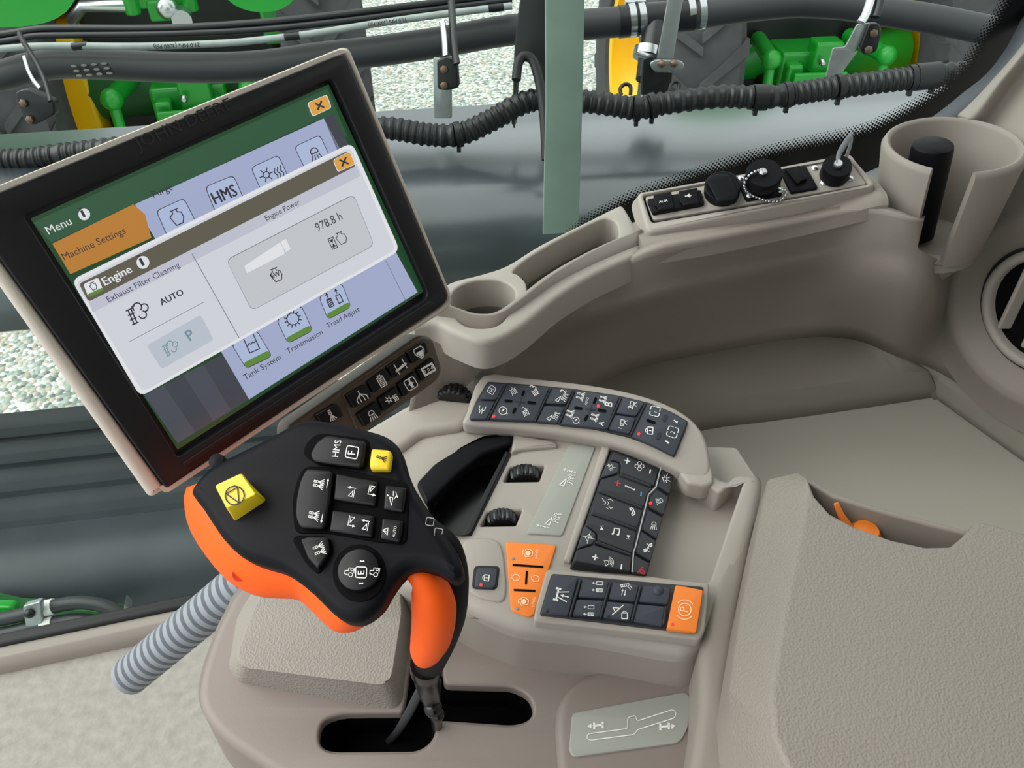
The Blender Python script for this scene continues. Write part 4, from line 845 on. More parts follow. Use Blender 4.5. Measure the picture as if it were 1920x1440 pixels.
key(K1,PSK,[(1153,777),(1192,783),(1181,813),(1140,804)],[('cam',(1169,793),11,80),('#1',(1166,804),5,72)],label='slate key with a camera mark and 1')
mb=MB('rubber'); mb.slab(PSK,rnd([(1213,755),(1258,773),(1289,791),(1264,854),(1228,836),(1184,817)],4),.004,.001,off=.004)
icon(mb,PSK,'frame1',(1228,771),11,78,'white',1.6,.0045); icon(mb,PSK,'frame2',(1261,810),12,72,'white',1.6,.0045); icon(mb,PSK,'lock',(1215,807),13,85,'white',1.8,.0045)
icon(mb,PSK,'chev',(1267,790),6,-35,'white',1.6,.0045); icon(mb,PSK,'chev',(1251,829),6,145,'white',1.6,.0045)
slotm(mb,PSK,(1212,787),(1229,793),5,.0046); 
for a,b in (((1250,777),(1245,789)),((1237,810),(1233,823))): slotm(mb,PSK,a,b,7,.0048,'rubberd')
mb.slab(PSK,ell((1198,813),3,3,10),.001,.0003,off=.005,m='redled'); mb.build('end_key',K1,label='slate end key with padlock and framed 1 and 2 marks')
for a,b in (((949,718),(915,785)),((1033,727),(1003,789)),((1077,731),(1048,793)),((1165,744),(1138,803)),((1211,755),(1183,814))): bar(K1,PSK,a,b,4)
# ---- media keypad in the channel
mb=MB('rubberd'); mb.slab(PM,rnd([(1147,840),(1200,856),(1266,882),(1257,928),(1244,968),(1232,1012),(1220,1056),(1213,1080),(1140,1068),(1074,1054),(1090,1008),(1110,945)],5),.03,.003); K2=mb.build('media_keypad',CC,label='charcoal radio and climate keypad')
B1=-14; KM='rubberd'
key(K2,PM,[(1150,846),(1237,877),(1226,911),(1163,886),(1164,867),(1145,861)],[('plus',(1176,864),7,-14,'white',2.4),('fan',(1199,874),10,0),('minus',(1219,884),5,77,'white',2.4)],m=KM,off=.003,label='charcoal fan speed key')
key(K2,PM,[(1127,898),(1161,889),(1224,914),(1213,928),(1208,951),(1121,919)],[('plus',(1158,906),7,-10,'red',2.6),('temp',(1181,915),11,-22),('minus',(1202,926),5,80,'blue',2.6)],m=KM,off=.003,label='charcoal temperature key with red plus and blue minus')
key(K2,PM,[(1121,923),(1206,955),(1195,990),(1109,960)],[('voice',(1139,944),12,0),('phone',(1183,960),10,-70,'white',2.0)],m=KM,off=.003,label='charcoal telephone key')
key(K2,PM,[(1108,964),(1194,995),(1186,1038),(1119,1013),(1121,1001),(1098,982)],[('up',(1128,990),7,5),('music',(1156,997),10,-10,'white',2.0),('down',(1178,1007),7,-5)],m=KM,off=.003,label='charcoal music skip key')
key(K2,PM,[(1083,1030),(1114,1021),(1185,1043),(1182,1072),(1077,1052)],[('plus',(1116,1045),7,-14,'white',2.8),('spk',(1142,1054),11,-75),('minus',(1165,1063),6,80,'white',2.8)],m=KM,off=.003,label='charcoal volume key')
key(K2,PM,[(1139,864),(1161,868),(1159,886),(1126,896)],[('seat',(1147,876),8,30)],m='rubber',off=.004,label='small tab key with a vent and person mark')
key(K2,PM,[(1096,984),(1118,1001),(1112,1019),(1083,1028)],[('mute',(1104,1008),9,30)],m='rubber',off=.004,label='small tab key with a mute mark')
key(K2,PM,[(1242,879),(1265,884),(1256,926),(1234,911)],[('beacon',(1250,897),9,-70)],m=KM,off=.003,label='charcoal beacon key')
key(K2,PM,[(1230,917),(1254,931),(1244,965),(1217,950),(1219,931)],[('lamp',(1238,939),9,-75)],m=KM,off=.003,led=(1220,943),ledm='redled',label='charcoal work lamp key with a red light')
key(K2,PM,[(1215,955),(1243,970),(1232,1010),(1203,991)],[('lamp',(1226,984),10,-3)],m=KM,off=.003,label='charcoal headlamp key')
key(K2,PM,[(1202,995),(1231,1014),(1220,1052),(1192,1035)],[('side',(1215,1027),11,5,'white',1.8)],m=KM,off=.003,label='charcoal side light key')
key(K2,PM,[(1189,1040),(1219,1056),(1212,1078),(1186,1073)],[('haz',(1203,1070),9,-10,'red')],m=KM,off=.003,label='charcoal hazard key with a red triangle')
mb=MB('rubber'); mb.line(PM,[(1239,877),(1230,913),(1216,927),(1191,1027),(1188,1034),(1185,1072)],2.2,.0045,'grey'); mb.build('divider_line',K2,label='pale divider line')
for a,b in (((1162,888),(1222,911)),((1124,919),(1206,952)),((1109,960),(1195,992)),((1118,1015),(1185,1040))): bar(K2,PM,a,b,5,h=.0045)
# ---- lower keypad
mb=MB('pod'); mb.slab(PK,rnd([(1025,1066),(1331,1092),(1322,1182),(1312,1200),(1000,1164),(1004,1140)],8),.012,.002,off=-.0005); mb.build('lower_surround',CC)
mb=MB('rubberd'); mb.slab(PK,rnd([(1034,1075),(1320,1100),(1306,1188),(1011,1153)],6),.004,.001,off=.001); K3=mb.build('lower_keypad',CC,label='slate lower keypad with an orange parking key')
A3=76
key(K3,PK,[(1036,1077),(1084,1081),(1066,1153),(1014,1150)],[('boomup',(1052,1116),16,A3,'white',2)],led=(1026,1144),ledm='rubberd',label='large slate key with a boom mark')
key(K3,PK,[(1092,1085),(1142,1090),(1135,1122),(1083,1119)],[('tyres',(1121,1100),12,A3+12)],label='slate key with tyres spreading mark')
key(K3,PK,[(1081,1123),(1133,1126),(1125,1156),(1073,1153)],[('tyres',(1105,1145),12,A3+12)],label='slate key with tyres closing mark')
key(K3,PK,[(1148,1091),(1199,1096),(1191,1128),(1140,1123)],[('ladder',(1173,1105),13,-10)],label='slate key with a ladder mark')
key(K3,PK,[(1138,1127),(1189,1132),(1182,1163),(1130,1157)],[('lockboom',(1163,1148),15,0,'white',1.8)],led=(1141,1154),ledm='rubberd',label='slate key with locked boom mark')
key(K3,PK,[(1206,1097),(1258,1101),(1252,1133),(1197,1128)],[],label='blank slate key with a dome')
mb=MB('rubber'); mb.ball(PK.hit((1234,1107),.003),.005,sx=(1,1,.6)); mb.build('key_dome',K3)
key(K3,PK,[(1195,1132),(1247,1137),(1242,1174),(1187,1164)],[],label='blank flat slate key')
key(K3,PK,[(1267,1096),(1319,1106),(1306,1185),(1250,1179)],[('P',(1284,1143),19,86,'oprint',2.2)],m='okey',off=.0055,led=(1261,1170),ledm='redled',label='orange parking brake key with a circled P')
for a,b in (((1089,1085),(1069,1153)),((1145,1090),(1126,1157)),((1202,1095),(1185,1163)),((1249,1135),(1244,1170))): bar(K3,PK,a,b,5)
# ---- orange engine speed key and lock key
mb=MB('okey'); PO=PI.up(-.001)
mb.slab(PO,rnd([(948,1015),(1044,1021),(1001,1153),(990,1156),(958,1143)],[6,6,6,10,8]),.004,.001,off=.003)
for a,b in (((961,1059),(1019,1063)),((988,1070),(986,1096)),((963,1106),(1004,1108))): slotm(mb,PO,a,b,4,.0034)
icon(mb,PO,'eng',(990,1037),14,80,'oprint',1.6,.0034); icon(mb,PO,'eng',(967,1083),11,80,'oprint',1.6,.0034); icon(mb,PO,'eng',(1004,1085),11,80,'oprint',1.6,.0034); icon(mb,PO,'eng',(982,1128),14,80,'oprint',1.8,.0034)
for c,s in (((990,1037),5),((982,1128),5)): mb.poly(PO,ell(c,s,s,10),.0036,'oprint')
mb.text(PO,'n/min',(1007,1048),(1010,1031),.0034,'oprint'); mb.text(PO,'n/min',(1001,1138),(1005,1120),.0034,'oprint')
for c in ((962,1047),(970,1141)): mb.slab(PO,ell(c,3,3,10),.001,.0003,off=.0036,m='cond')
mb.build('engine_speed_key',CC,label='orange trapezoid engine speed key')
mb=MB('pod'); mb.slab(PI,rnd([(868,1010),(905,1006),(935,1012),(944,1035),(950,1100),(946,1130),(900,1122),(866,1098)],14),.004,.002,off=.0018); mb.build('lock_plinth',CC)
mb=MB('seal'); mb.slab(PI,rnd([(889,1060),(938,1061),(932,1106),(884,1104)],9),.002,.0005,off=.0022); mb.build('lock_bezel',CC)
key(CC,PI,[(894,1064),(933,1065),(928,1102),(889,1100)],[('lock',(909,1083),11,82,'white',1.8)],off=.005,r=8,led=(902,1096),ledm='redled',name='lock_key',label='small slate padlock key with a red light')
# ---- lever diagram plate
mb=MB('deck'); mb.slab(PD,sm([(1048,1570),(1046,1440),(1042,1350),(1058,1298),(1105,1262),(1200,1236),(1290,1214),(1330,1220),(1335,1400),(1330,1570)],4),.02,.008,off=.007,flare=.004,seg=5); mb.build('plate_plinth',CC,sharp=70)
PDp=PD.up(.0074)
mb=MB('plate'); mb.slab(PDp,rnd([(1073,1337),(1286,1297),(1296,1310),(1290,1365),(1275,1392),(1075,1419),(1067,1405)],[8,8,6,10,12,8,6]),.003,.0008,off=.0016); Q=PDp.up(.0016)
dg=rnd([(1102,1376),(1177,1366),(1177,1345),(1192,1341),(1194,1352),(1262,1330),(1268,1336),(1265,1346),(1195,1368),(1190,1377),(1106,1388),(1100,1384)],5,3)
mb.line(Q,dg+[dg[0]],1.8,.0004,'white')
for c,sg in (((1122,1360),1),((1246,1362),-1)):
    for dx in (-8,8):
        mb.line(Q,[(c[0]+dx,c[1]-5-dx*.1),(c[0]+dx,c[1]+5-dx*.1)],4,.0004,'white')
    mb.line(Q,[(c[0]-8,c[1]+1),(c[0]+8,c[1]-1)],4,.0004,'white')
    x0=c[0]-sg*21; mb.poly(Q,[(x0,c[1]+sg*2),(x0+sg*8,c[1]-4),(x0+sg*8,c[1]+5)],.0004,'white'); mb.line(Q,[(x0+sg*4,c[1]+sg),(c[0],c[1])],1.5,.0004,'white')
mb.build('diagram_plate',CC,label='grey plate with a lever path diagram')
# ---- padded block left of the lever
PB=Plane(Z(600,1200,-.605),(.03,-.10,1))
mb=MB('pad'); tp_=rnd([(512,1060),(700,1040),(752,1075),(757,1150),(738,1272),(722,1288),(452,1254),(440,1230),(470,1150)],14); b_=rnd([(490,1080),(700,1030),(768,1080),(775,1160),(757,1325),(740,1338),(446,1284),(425,1255),(440,1160)],14)
mb.loft([[PD.hit(p,-.004) for p in b_],[PB.hit(p,-.003) for p in tp_],[PB.hit((600+(x-600)*.97,1180+(y-1180)*.97)) for x,y in tp_]]); mb.build('palm_pad',CC,label='grained raised palm pad',bevel=.003,sharp=60)

# ================================================================ JOYSTICK
PJ=Plane(D(600,960,.46),(-.06,-.42,.905))
JS=thing('joystick',Z(815,1335,-.66),'black and orange multi-button drive lever rising from the console slot','joystick')
neck=[(774,909),(802,954),(836,1003),(858,1040),(866,1075),(848,1088),(818,1070),(788,1064),(764,1069)]
head_o=[(356,910),(385,876),(409,861),(461,835),(507,812),(541,793),(566,784),(590,783),(635,789),(687,802),(719,812),(739,826),(750,843),(760,878)]+neck+[(745,1085),(725,1114),(711,1138),(687,1158),(666,1166),(642,1163),(618,1146),(583,1111),(548,1083),(520,1067),(479,1055),(444,1038),(409,1003),(375,951),(356,926)]
hs=sm(head_o,2)
mb=MB('black')
lo_=PJ.loc; pl2=[PJ.loc(PJ.hit(p)) for p in hs]
mb.slab(PJ,hs,.016,.007,seg=5,holes=[])
hp=mb.build('head',JS,sharp=60)
# orange back shell
orr=[(350,913),(346,954),(357,996),(385,1041),(420,1083),(455,1107),(496,1121),(548,1123),(569,1131),(597,1159),(625,1183),(652,1187),(680,1177),(708,1149),(735,1105),(755,1075),(790,1055),(825,1040),(812,1005),(780,965),(755,925),(735,875),(705,845),(650,835),(595,826),(552,835),(492,862),(437,890),(397,907)]
topr=[(358,912),(359,929),(378,953),(412,1004),(446,1038),(480,1054),(521,1065),(550,1080),(562,1090),(590,1115),(620,1144),(643,1161),(664,1164),(690,1155),(725,1112),(745,1085),(785,1062),(826,1052),(822,1010),(790,958),(760,914),(744,868),(712,832),(650,816),(592,808),(550,818),(492,845),(432,878),(394,896)]
mb=MB('orange')
k2=lambda a,b,t:[(p[0]*(1-t)+q[0]*t,p[1]*(1-t)+q[1]*t) for p,q in zip(a,b)]
R0=[PJ.hit(p,-.013) for p in topr]; R1=[PJ.hit(p,-.024) for p in k2(topr,orr,.62)]; R2=[PJ.hit(p,-.038) for p in k2(topr,orr,.97)]; R3=[PJ.hit(p,-.046) for p in orr]
c=sum(R3,V())/len(R3); R4=[c+(p-c)*.9-PJ.n*.008 for p in R3]
mb.loft([sm(r,2) for r in (R4,R3,R2,R1,R0)]); sh=mb.build('orange_shell',JS,label='orange back shell of the lever head',sharp=70)
mb=MB('tred'); 
mb.lathe(PJ.hit((449,1076),-.027),D(449,1076,1)*-1,[(.0,.0005),(.004,.001),(.0045,.0)],14); mb.build('screw_hole',sh)
# head keys
PH=PJ.up(.0)
def hkey(q,marks,m='keyb',off=.004,th=.007,r=4,label=None,bev=.0015,name='key',slope=None):
    mb=MB(m); mb.slab(PH,rnd(q,r),th,bev,off=off,seg=4)
    for ic,cc,s,a,*e in marks:
        col=e[0] if e else 'white'; w_=e[1] if len(e)>1 else 1.25
        if ic[:1]=='#': mb.text(PH,ic[1:],cc,(cc[0]+s*math.cos(R(a)),cc[1]-s*math.sin(R(a))),off+.0004,col,font_bold=.01,hs=e[2] if len(e)>2 else 1)
        else: icon(mb,PH,ic,cc,s,a,col,w_,off+.0004)
    return mb.build(name,JS,label=label)
mb=MB('deep')
for q,r in (([(566,851),(575,827),(597,811),(692,822),(692,845),(686,880),(595,871)],12),([(547,940),(556,900),(570,873),(628,876),(768,905),(762,1022),(700,1015),(618,1000),(552,1000)],16),([(547,1012),(556,1003),(612,1005),(622,1035),(610,1060),(596,1078),(572,1055)],8)):
    mb.slab(PH,rnd(q,r),.003,.0008,off=.0012,m='deep')
mb.slab(PH,ell((673,1074),50,54,40),.003,.0008,off=.0012,m='deep')
mb.build('key_wells',JS,label='dark recesses around the lever keys')
AJ=79
hkey([(580,852),(592,829),(612,815),(686,827),(684,848),(678,877),(622,871),(588,866)],[('#HMS',(634,857),32,AJ),('frameF',(660,848),13,AJ,'white',2)],r=8,off=.005,label='black lever key lettered HMS with a framed F')
hkey([(554,938),(562,900),(574,877),(624,882),(618,940),(608,992),(562,990),(553,968)],[('nozr',(600,907),15,AJ),('nozl',(591,966),15,AJ)],r=9,off=.006,label='tall black lever rocker with nozzle marks')
hkey([(629,886),(708,902),(704,949),(624,937)],[('ba',(662,920),14,AJ),('bb',(694,922),14,AJ)],r=5,label='upper black lever key with boom tilt marks')
hkey([(622,955),(702,966),(698,1008),(616,996)],[('bb',(656,980),14,AJ),('ba',(688,982),14,AJ)],r=5,label='lower black lever key with boom tilt marks')
hkey([(722,908),(762,914),(756,961),(718,955)],[('boomt',(738,935),15,AJ)],r=5,label='small black lever key with boom height mark')
hkey([(716,970),(756,976),(750,1017),(712,1011)],[('auto',(731,995),15,AJ)],r=5,label='small black lever key lettered AUTO')
hkey([(562,1010),(580,1004),(615,1006),(618,1034),(608,1052),(596,1068),(576,1046)],[('noz2',(601,1029),16,110)],r=5,off=.005,label='wedge black lever key with nozzle mark')
mb=MB('keyb'); o=PH.hit((676,1072)); rr=40*o.dot(FW)/F
mb.lathe(o,PH.n,[(0,.0),(rr,.0),(rr,.004),(rr*.94,.006),(rr*.6,.0068),(0,.007)],40)
icon(mb,PH,'frameE',(677,1073),12,88,'white',1.8,.0075); icon(mb,PH,'trac',(654,1072),12,80,'white',1.3,.0072); icon(mb,PH,'trac',(701,1072),12,80,'white',1.3,.0072); icon(mb,PH,'chev',(679,1052),6,0,'white',1.5,.0072); icon(mb,PH,'chev',(677,1094),6,180,'white',1.5,.0072)
mb.build('round_key',JS,label='round black lever key with a framed E')
# yellow keys
mb=MB('yellow'); q0=[(403,911),(448,887),(459,890),(476,912),(432,947),(420,944)]
base=rnd([(418,935),(460,888),(478,896),(500,938),(445,978),(426,966)],5,3)
T0=PJ
tq=rnd([(402,910),(450,887),(476,914),(478,922),(440,947),(424,949)],5,3)
mb=MB('yellow')
bq=rnd([(410,916),(455,892),(488,915),(500,938),(448,977),(430,970)],5,3)
PT=PH.up(.016)
top_px=rnd([(403,911),(449,886),(468,896),(498,936),(450,966),(423,968)],5,3)
tpx=rnd([(403,911),(443,887),(462,889),(497,935),(490,943),(431,975),(424,972)],5,3)
# block: square pyramid-like key, top square and wider base
ts=rnd([(402,910),(450,886),(478,914),(425,948)],4,3)
mb.slab(PH,rnd([(407,914),(447,889),(468,891),(499,937),(492,944),(440,976),(428,972)],4),.003,.001,off=.004)
tt=rnd([(404,910),(448,887),(464,893),(485,926),(432,957),(424,953)],4,3)
mb=MB('yellow'); P0=[PH.hit(p,.0) for p in rnd([(424,938),(462,899),(500,938),(440,978)],5,3)]
P1=[PH.hit(p,.0125) for p in rnd([(403,911),(454,887),(484,929),(426,956)],5,3)]
cP=sum(P1,V())/len(P1); P2=[cP+(p-cP)*.93+PH.n*.0015 for p in P1]
P0=[p for p in P0]
mb.loft([P0,P1,P2]); icon(mb,PH,'tri',(440,929),20,30,'bezel',2.2,.0146); mb.build('stop_key',JS,label='big yellow square key with triangle in a circle',bevel=.0008,sharp=50)
mb=MB('yellow'); mb.slab(PH,rnd([(696,840),(730,843),(734,849),(730,880),(694,880),(692,868)],5),.006,.002,off=.005,seg=4); icon(mb,PH,'noz',(716,859),12,70,'bezel',1.5,.0055); mb.build('spray_key',JS,label='small yellow square key with a nozzle mark')
# handle arm
mb=MB('black')
arm=[(800,1000,.463,30),(832,1030,.466,34),(842,1075,.474,37),(840,1120,.486,39),(834,1160,.50,38),(822,1200,.52,34),(808,1235,.545,30),(801,1258,.56,26)]
mb.tube([D(u,v,d+.006) for u,v,d,r in arm],[r*d/F for u,v,d,r in arm],24,smooth=4); mb.build('arm',JS,label='black back of the curved handle',sharp=80)
mb=MB('orange')
ar2=[(766,1072,.462,10),(790,1086,.463,24),(806,1105,.468,36),(813,1135,.476,42),(813,1165,.487,41),(808,1195,.503,38),(800,1218,.52,31),(795,1232,.535,20)]
mb.tube([D(u,v,d-.004) for u,v,d,r in ar2],[r*d/F for u,v,d,r in ar2],24,smooth=4); mb.build('orange_grip',JS,label='orange finger grip of the curved handle',sharp=80)
mb=MB('blackg'); sh_=[(800,1245,.557,31),(800,1258,.566,31),(800,1262,.57,27),(804,1290,.59,23),(812,1325,.62,15),(818,1345,.645,11),(820,1372,.68,10)]
mb.tube([D(u,v,d) for u,v,d,r in sh_],[r*d/F for u,v,d,r in sh_],20); mb.ball(D(812,1328,.606),.007); mb.ball(D(820,1340,.61),.0055); mb.build('shaft',JS,sharp=60)
mb=MB('hose'); mb.tube([D(u,v,d) for u,v,d in [(796,1280,.60),(780,1310,.625),(762,1345,.655),(735,1385,.70),(700,1410,.74)]],.0035,10,smooth=4); mb.build('cable',JS,label='grey cable running down inside the slot')
mb=MB('black'); mb.lathe(PH.hit((410,868),-.007),PH.n,[(0,0),(.005,0),(.0045,.004),(0,.005)],16); mb.build('side_stud',JS)
PA_=Plane(D(818,985,.452),(.55,-.55,.62))
mb=MB('white')
for c in ((806,978),(822,998)): icon(mb,PA_,[('l',rnd([(-.8,-.8),(.8,-.8),(.8,.8),(-.8,.8)],.3,3)+[(-.8,-.5)])],c,9,80,'white',1.4,.0)
mb.build('arm_marks',JS,label='white framed marks on the handle edge')

# ================================================================ GREY CONDUIT
mb=MB('cond'); A=D(240,1270,.95); B=D(468,1080,.865); d=(B-A).normalized()
prof=[]; L_=(B-A).length; n=18; st=L_/n; r=.0225
for k in range(n):
    x=k*st
    prof+=[(r-.004,x),(r-.004,x+st*.18),(r,x+st*.28),(r,x+st*.82),(r-.004,x+st*.92)]
prof=[(r-.007,0)]+prof+[(r-.004,L_)]
mb.lathe(A,d,prof,28); cdt=mb.build('corrugated_conduit',label='short grey corrugated conduit sticking out beside the console',cat='conduit',sharp=35,recalc=True)
mb=MB('deep'); mb.lathe(A+d*.002,d,[(0,0),(r-.007,0)],20); mb.build('bore',cdt)
# ================================================================ OUTSIDE: ground, machine parts, tractors
gm=bpy.data.materials.new('gravel'); gm.use_nodes=True; nt=gm.node_tree; b=nt.nodes['Principled BSDF']; b.inputs['Roughness'].default_value=.85
tc=nt.nodes.new('ShaderNodeTexCoord'); vo=nt.nodes.new('ShaderNodeTexVoronoi'); vo.inputs['Scale'].default_value=38
nt.links.new(tc.outputs['Object'],vo.inputs['Vector'])
rp=nt.nodes.new('ShaderNodeValToRGB'); sp=nt.nodes.new('ShaderNodeSeparateColor'); nt.links.new(vo.outputs['Color'],sp.inputs[0]); nt.links.new(sp.outputs[0],rp.inputs[0])
e=rp.color_ramp.elements; e[0].color=lin((112,122,116))+(1,); e[1].color=lin((224,230,224))+(1,)
for p_,c_ in ((.35,(160,172,163)),(.55,(190,196,188)),(.72,(176,160,140)),(.8,(205,214,206))):
    k=e.new(p_); k.color=lin(c_)+(1,)
nt.links.new(rp.outputs[0],b.inputs['Base Color'])
bp=nt.nodes.new('ShaderNodeBump'); bp.inputs['Strength'].default_value=.8; bp.inputs['Distance'].default_value=.02; nt.links.new(vo.outputs['Distance'],bp.inputs['Height']); bp.invert=True; nt.links.new(bp.outputs[0],b.inputs['Normal'])
M['gravel']=gm
GZ=-2.7
mb=MB('gravel'); mb.mesh([(-40,-3,GZ),(40,-3,GZ),(40,60,GZ),(-40,60,GZ)],[(0,1,2,3)]); mb.build('ground',kind='structure',label='pale grey gravel yard')
# long black fender below the corrugated hose
ang=math.atan2(.16,1); ed=V((math.cos(ang),math.sin(ang),0)); en=V((-math.sin(ang),math.cos(ang),0))
def extr(mb,c,prof,x0,x1,m=None):
    mb.loft([[c+ed*x0+en*a+V((0,0,z)) for a,z in prof],[c+ed*x1+en*a+V((0,0,z)) for a,z in prof]],m)
c=V((0,1.35,0))
mb=MB('fender'); pr=[(0.02,-1.02),(0,-.98)]+[(.16-.16*math.cos(t),-.86+.16*math.sin(t)) for t in [R(a) for a in range(0,91,10)]]+[(.50,-.72),(.52,-.75),(.52,-1.02)]
pr=[(.02,-.90),(0,-.885)]+[(.14-.14*math.cos(R(a)),-.87+.14*math.sin(R(a))) for a in range(0,91,9)]+[(.52,-.725),(.56,-.75),(.56,-.9)]
extr(mb,c,pr,-2.6,1.6); mb.build('front_fender',label='long smooth black fender beneath the corrugated hose',cat='fender',sharp=50)
c=V((-.9,.93,0)); mb=MB('rib')
pr=[(.03,-1.62),(0,-1.5)]+[(.12-.12*math.cos(R(a)),-1.40+.12*math.sin(R(a))) for a in range(0,91,10)]
x=.16
for k in range(4):
    pr+=[(x,-1.28),(x+.012,-1.292),(x+.03,-1.292),(x+.042,-1.275)]; x+=.088
pr+=[(.52,-1.275),(.54,-1.29),(.54,-1.62)]
extr(mb,c,pr,-1.6,.75); mb.build('ribbed_fender',label='ribbed grey black fender seen low at the left',cat='fender',sharp=40)
# green bracket with hoses below it
GB=thing('hose_bracket',D(110,1180,1.50),'green frame end with clamped black hoses at the lower left','bracket')
mb=MB('green2'); P=Plane(D(110,1180,1.535),(0,-1,.35)); mb.slab(P,rnd([(-60,1120),(30,1140),(120,1142),(215,1150),(250,1180),(180,1205),(60,1222),(-60,1235)],10),.03,.004); mb.build('frame',GB)
mb=MB('green'); mb.slab(P,rnd([(-60,1135),(20,1138),(26,1150),(10,1168),(-60,1178)],6),.02,.004,off=.02); mb.build('tab',GB)
for q,nm in (([(-60,1172),(30,1155),(80,1142),(140,1130),(195,1136),(240,1160)],1),([(-60,1200),(20,1186),(80,1172),(140,1163),(190,1168),(235,1182)],2)):
    mb=MB('hose'); mb.tube([D(u,v,1.46) for u,v in q],.0125,12,smooth=4); h=mb.build('hose',GB)
    a,b_=q[2],q[3]; mb=MB('white'); mb.tube([D(80,a[1]-0,1.46),D(101,a[1]-(5 if nm==1 else 3),1.46)],.0145,12); mb.build('sleeve',h,label='white hose sleeve')
mb=MB('galv'); P=Plane(D(60,1155,1.44),(0,-1,.3)); mb.slab(P,rnd([(42,1137),(75,1128),(78,1170),(49,1182)],4),.012,.002); mb.ball(P.hit((56,1150),.002),.009,'hoseb'); mb.build('clamp_plate',GB)
mb=MB('galv'); mb.slab(Plane(D(236,1155,1.445),(.3,-1,.3)),[(233,1134),(244,1145),(243,1162),(229,1172)],.03,.002); mb.tube([D(244,1156,1.445),D(256,1158,1.45)],.006,10); mb.build('end_plate',GB)
# hoses
def pipe(name,pts,d,rpx,m,label,cat,group=None,seg=18,dd=None):
    ds=dd or [d]*len(pts); mb=MB(m); mb.tube([D(u,v,z) for (u,v),z in zip(pts,ds)],rpx*d/F if not isinstance(rpx,list) else [r*d/F for r in rpx],seg,smooth=6)
    return mb.build(name,label=label,cat=cat,group=group,sharp=60)
DH=1.85
main=[(-160,165),(-60,150),(0,143),(60,127),(120,119),(200,121),(350,127),(480,124),(600,108),(700,97),(820,80),(960,56),(1100,46),(1180,39)]
h1=pipe('rubber_hose',main,DH,27.5,'hose','thick dark rubber hose running behind the display to the pipe tee','hose','thick rubber hoses')
h2=pipe('rubber_hose',[(1288,32),(1360,20),(1440,10),(1500,6),(1580,10),(1640,19),(1700,28),(1760,38),(1850,56),(1960,78)],DH,26,'hose','thick dark rubber hose running from the pipe tee to the rear pillar','hose','thick rubber hoses')
mb=MB('hoseb')
for row in range(4):
    for k in range(4):
        pass
mb=MB('grey')
# worn speckles on the thick hose near the display
random.seed(3)
for row in range(5):
    for k in range(4):
        u=128+k*19+row*5; v=106+row*9-k*1.6
        if u<222: mb.slab(Plane(D(u,v,DH-.035+abs(row-2)*.004),(0,-1,.55)),ell((u,v),6,2.6,10),.002,.0005)
M['scuff']=mat('pale_scuff',(104,106,100),.6); mb.ms=['scuff']; mb.build('scuff_marks',h1,label='pale printed flecks on the hose')
pipe('hydraulic_hose',[(-120,72),(0,65),(60,56),(110,53),(300,53),(480,43),(640,27),(760,12),(960,-12)],1.8,6.5,'hoseb','upper thin black hydraulic hose across the top','hose','thin hydraulic hoses')
pipe('hydraulic_hose',[(-120,86),(0,78),(60,68),(110,66),(300,64),(480,56),(640,40),(760,25),(960,0)],1.8,6,'hoseb','lower thin black hydraulic hose across the top','hose','thin hydraulic hoses')
ph=pipe('printed_hose',[(-120,100),(0,92),(60,87),(130,86),(230,87),(300,86),(400,82),(480,76),(600,61),(700,45),(820,28),(960,11)],1.79,6.5,'hosew','grey hydraulic hose with printed pressure rating','hose','thin hydraulic hoses')
mb=MB('hoseb'); PT=Plane(D(330,85,1.77),(0,-1,.3)); mb.text(PT,'21.0 MPa (3000 PSI)',(374,80),(288,84),0,'hoseb',font_bold=.02); mb.build('hose_print',ph,label='upside down pressure rating print'); mb=MB('hoseb')
mb.text(Plane(D(760,40,1.775),(0,-1,.3)),'21.0 MPa (3000 PSI)',(762,33),(690,43),0,'hoseb',font_bold=.02); mb.build('hose_print',ph,label='upside down pressure rating print')
for u,v in ((150,86.5),(548,68.5),(930,15)):
    mb=MB('hoseb'); mb.tube([D(u-14,v+1,1.79),D(u+14,v-2,1.79)],7.2*1.79/F,12); mb.build('tape_band',ph,label='black tape band')
# corrugated hose
cp=[(-120,312),(0,302),(60,299),(120,290),(300,270),(500,252),(640,244),(730,241),(800,252),(860,252),(920,226),(970,198),(1010,187),(1095,190),(1150,197),(1195,203),(1250,193),(1350,181),(1440,182),(1560,165),(1700,147),(1800,137),(1900,128)]
pts=sm([D(u,v,1.66) for u,v in cp],40,False); 
acc=0; fine=[pts[0]]
for p in pts[1:]:
    if (p-fine[-1]).length>.0032: fine.append(p)
mb=MB('corr'); mb.tube(fine,[(.0235 if (k//2)%2 else .0205) for k in range(len(fine))],14)
ch_=mb.build('corrugated_hose',label='black corrugated hose lying along the fender',cat='hose',sharp=30)
for (u,v,a) in ((1195,203,0),(1222,198,0),(1418,181,0),(1475,178,0),(1572,163,0),(1710,146,0),(1748,143,0),(860,252,0)):
    k=min(range(len(fine)),key=lambda i:(fine[i]-D(u,v,1.66)).length); t=(fine[min(k+1,len(fine)-1)]-fine[k-1]).normalized()
    mb=MB('corr'); mb.tube([fine[k]-t*.006,fine[k]+t*.006],.0255,16)
    mb.box(fine[k]+V((0,-.01,-.026)),(.008,.01,.012)); mb.build('hose_tie',ch_)
k0=min(range(len(fine)),key=lambda i:(fine[i]-D(1738,144,1.66)).length); t=(fine[k0+1]-fine[k0-1]).normalized(); mb=MB('corr'); mb.tube([fine[k0]-t*.022,fine[k0]+t*.026],.0262,18); mb.build('hose_sleeve',ch_)
k0=min(range(len(fine)),key=lambda i:(fine[i]-D(1422,181,1.66)).length); t=(fine[k0+1]-fine[k0-1]).normalized(); mb=MB('corr'); mb.tube([fine[k0]-t*.012,fine[k0]+t*.016],.0258,18); mb.build('hose_sleeve',ch_)
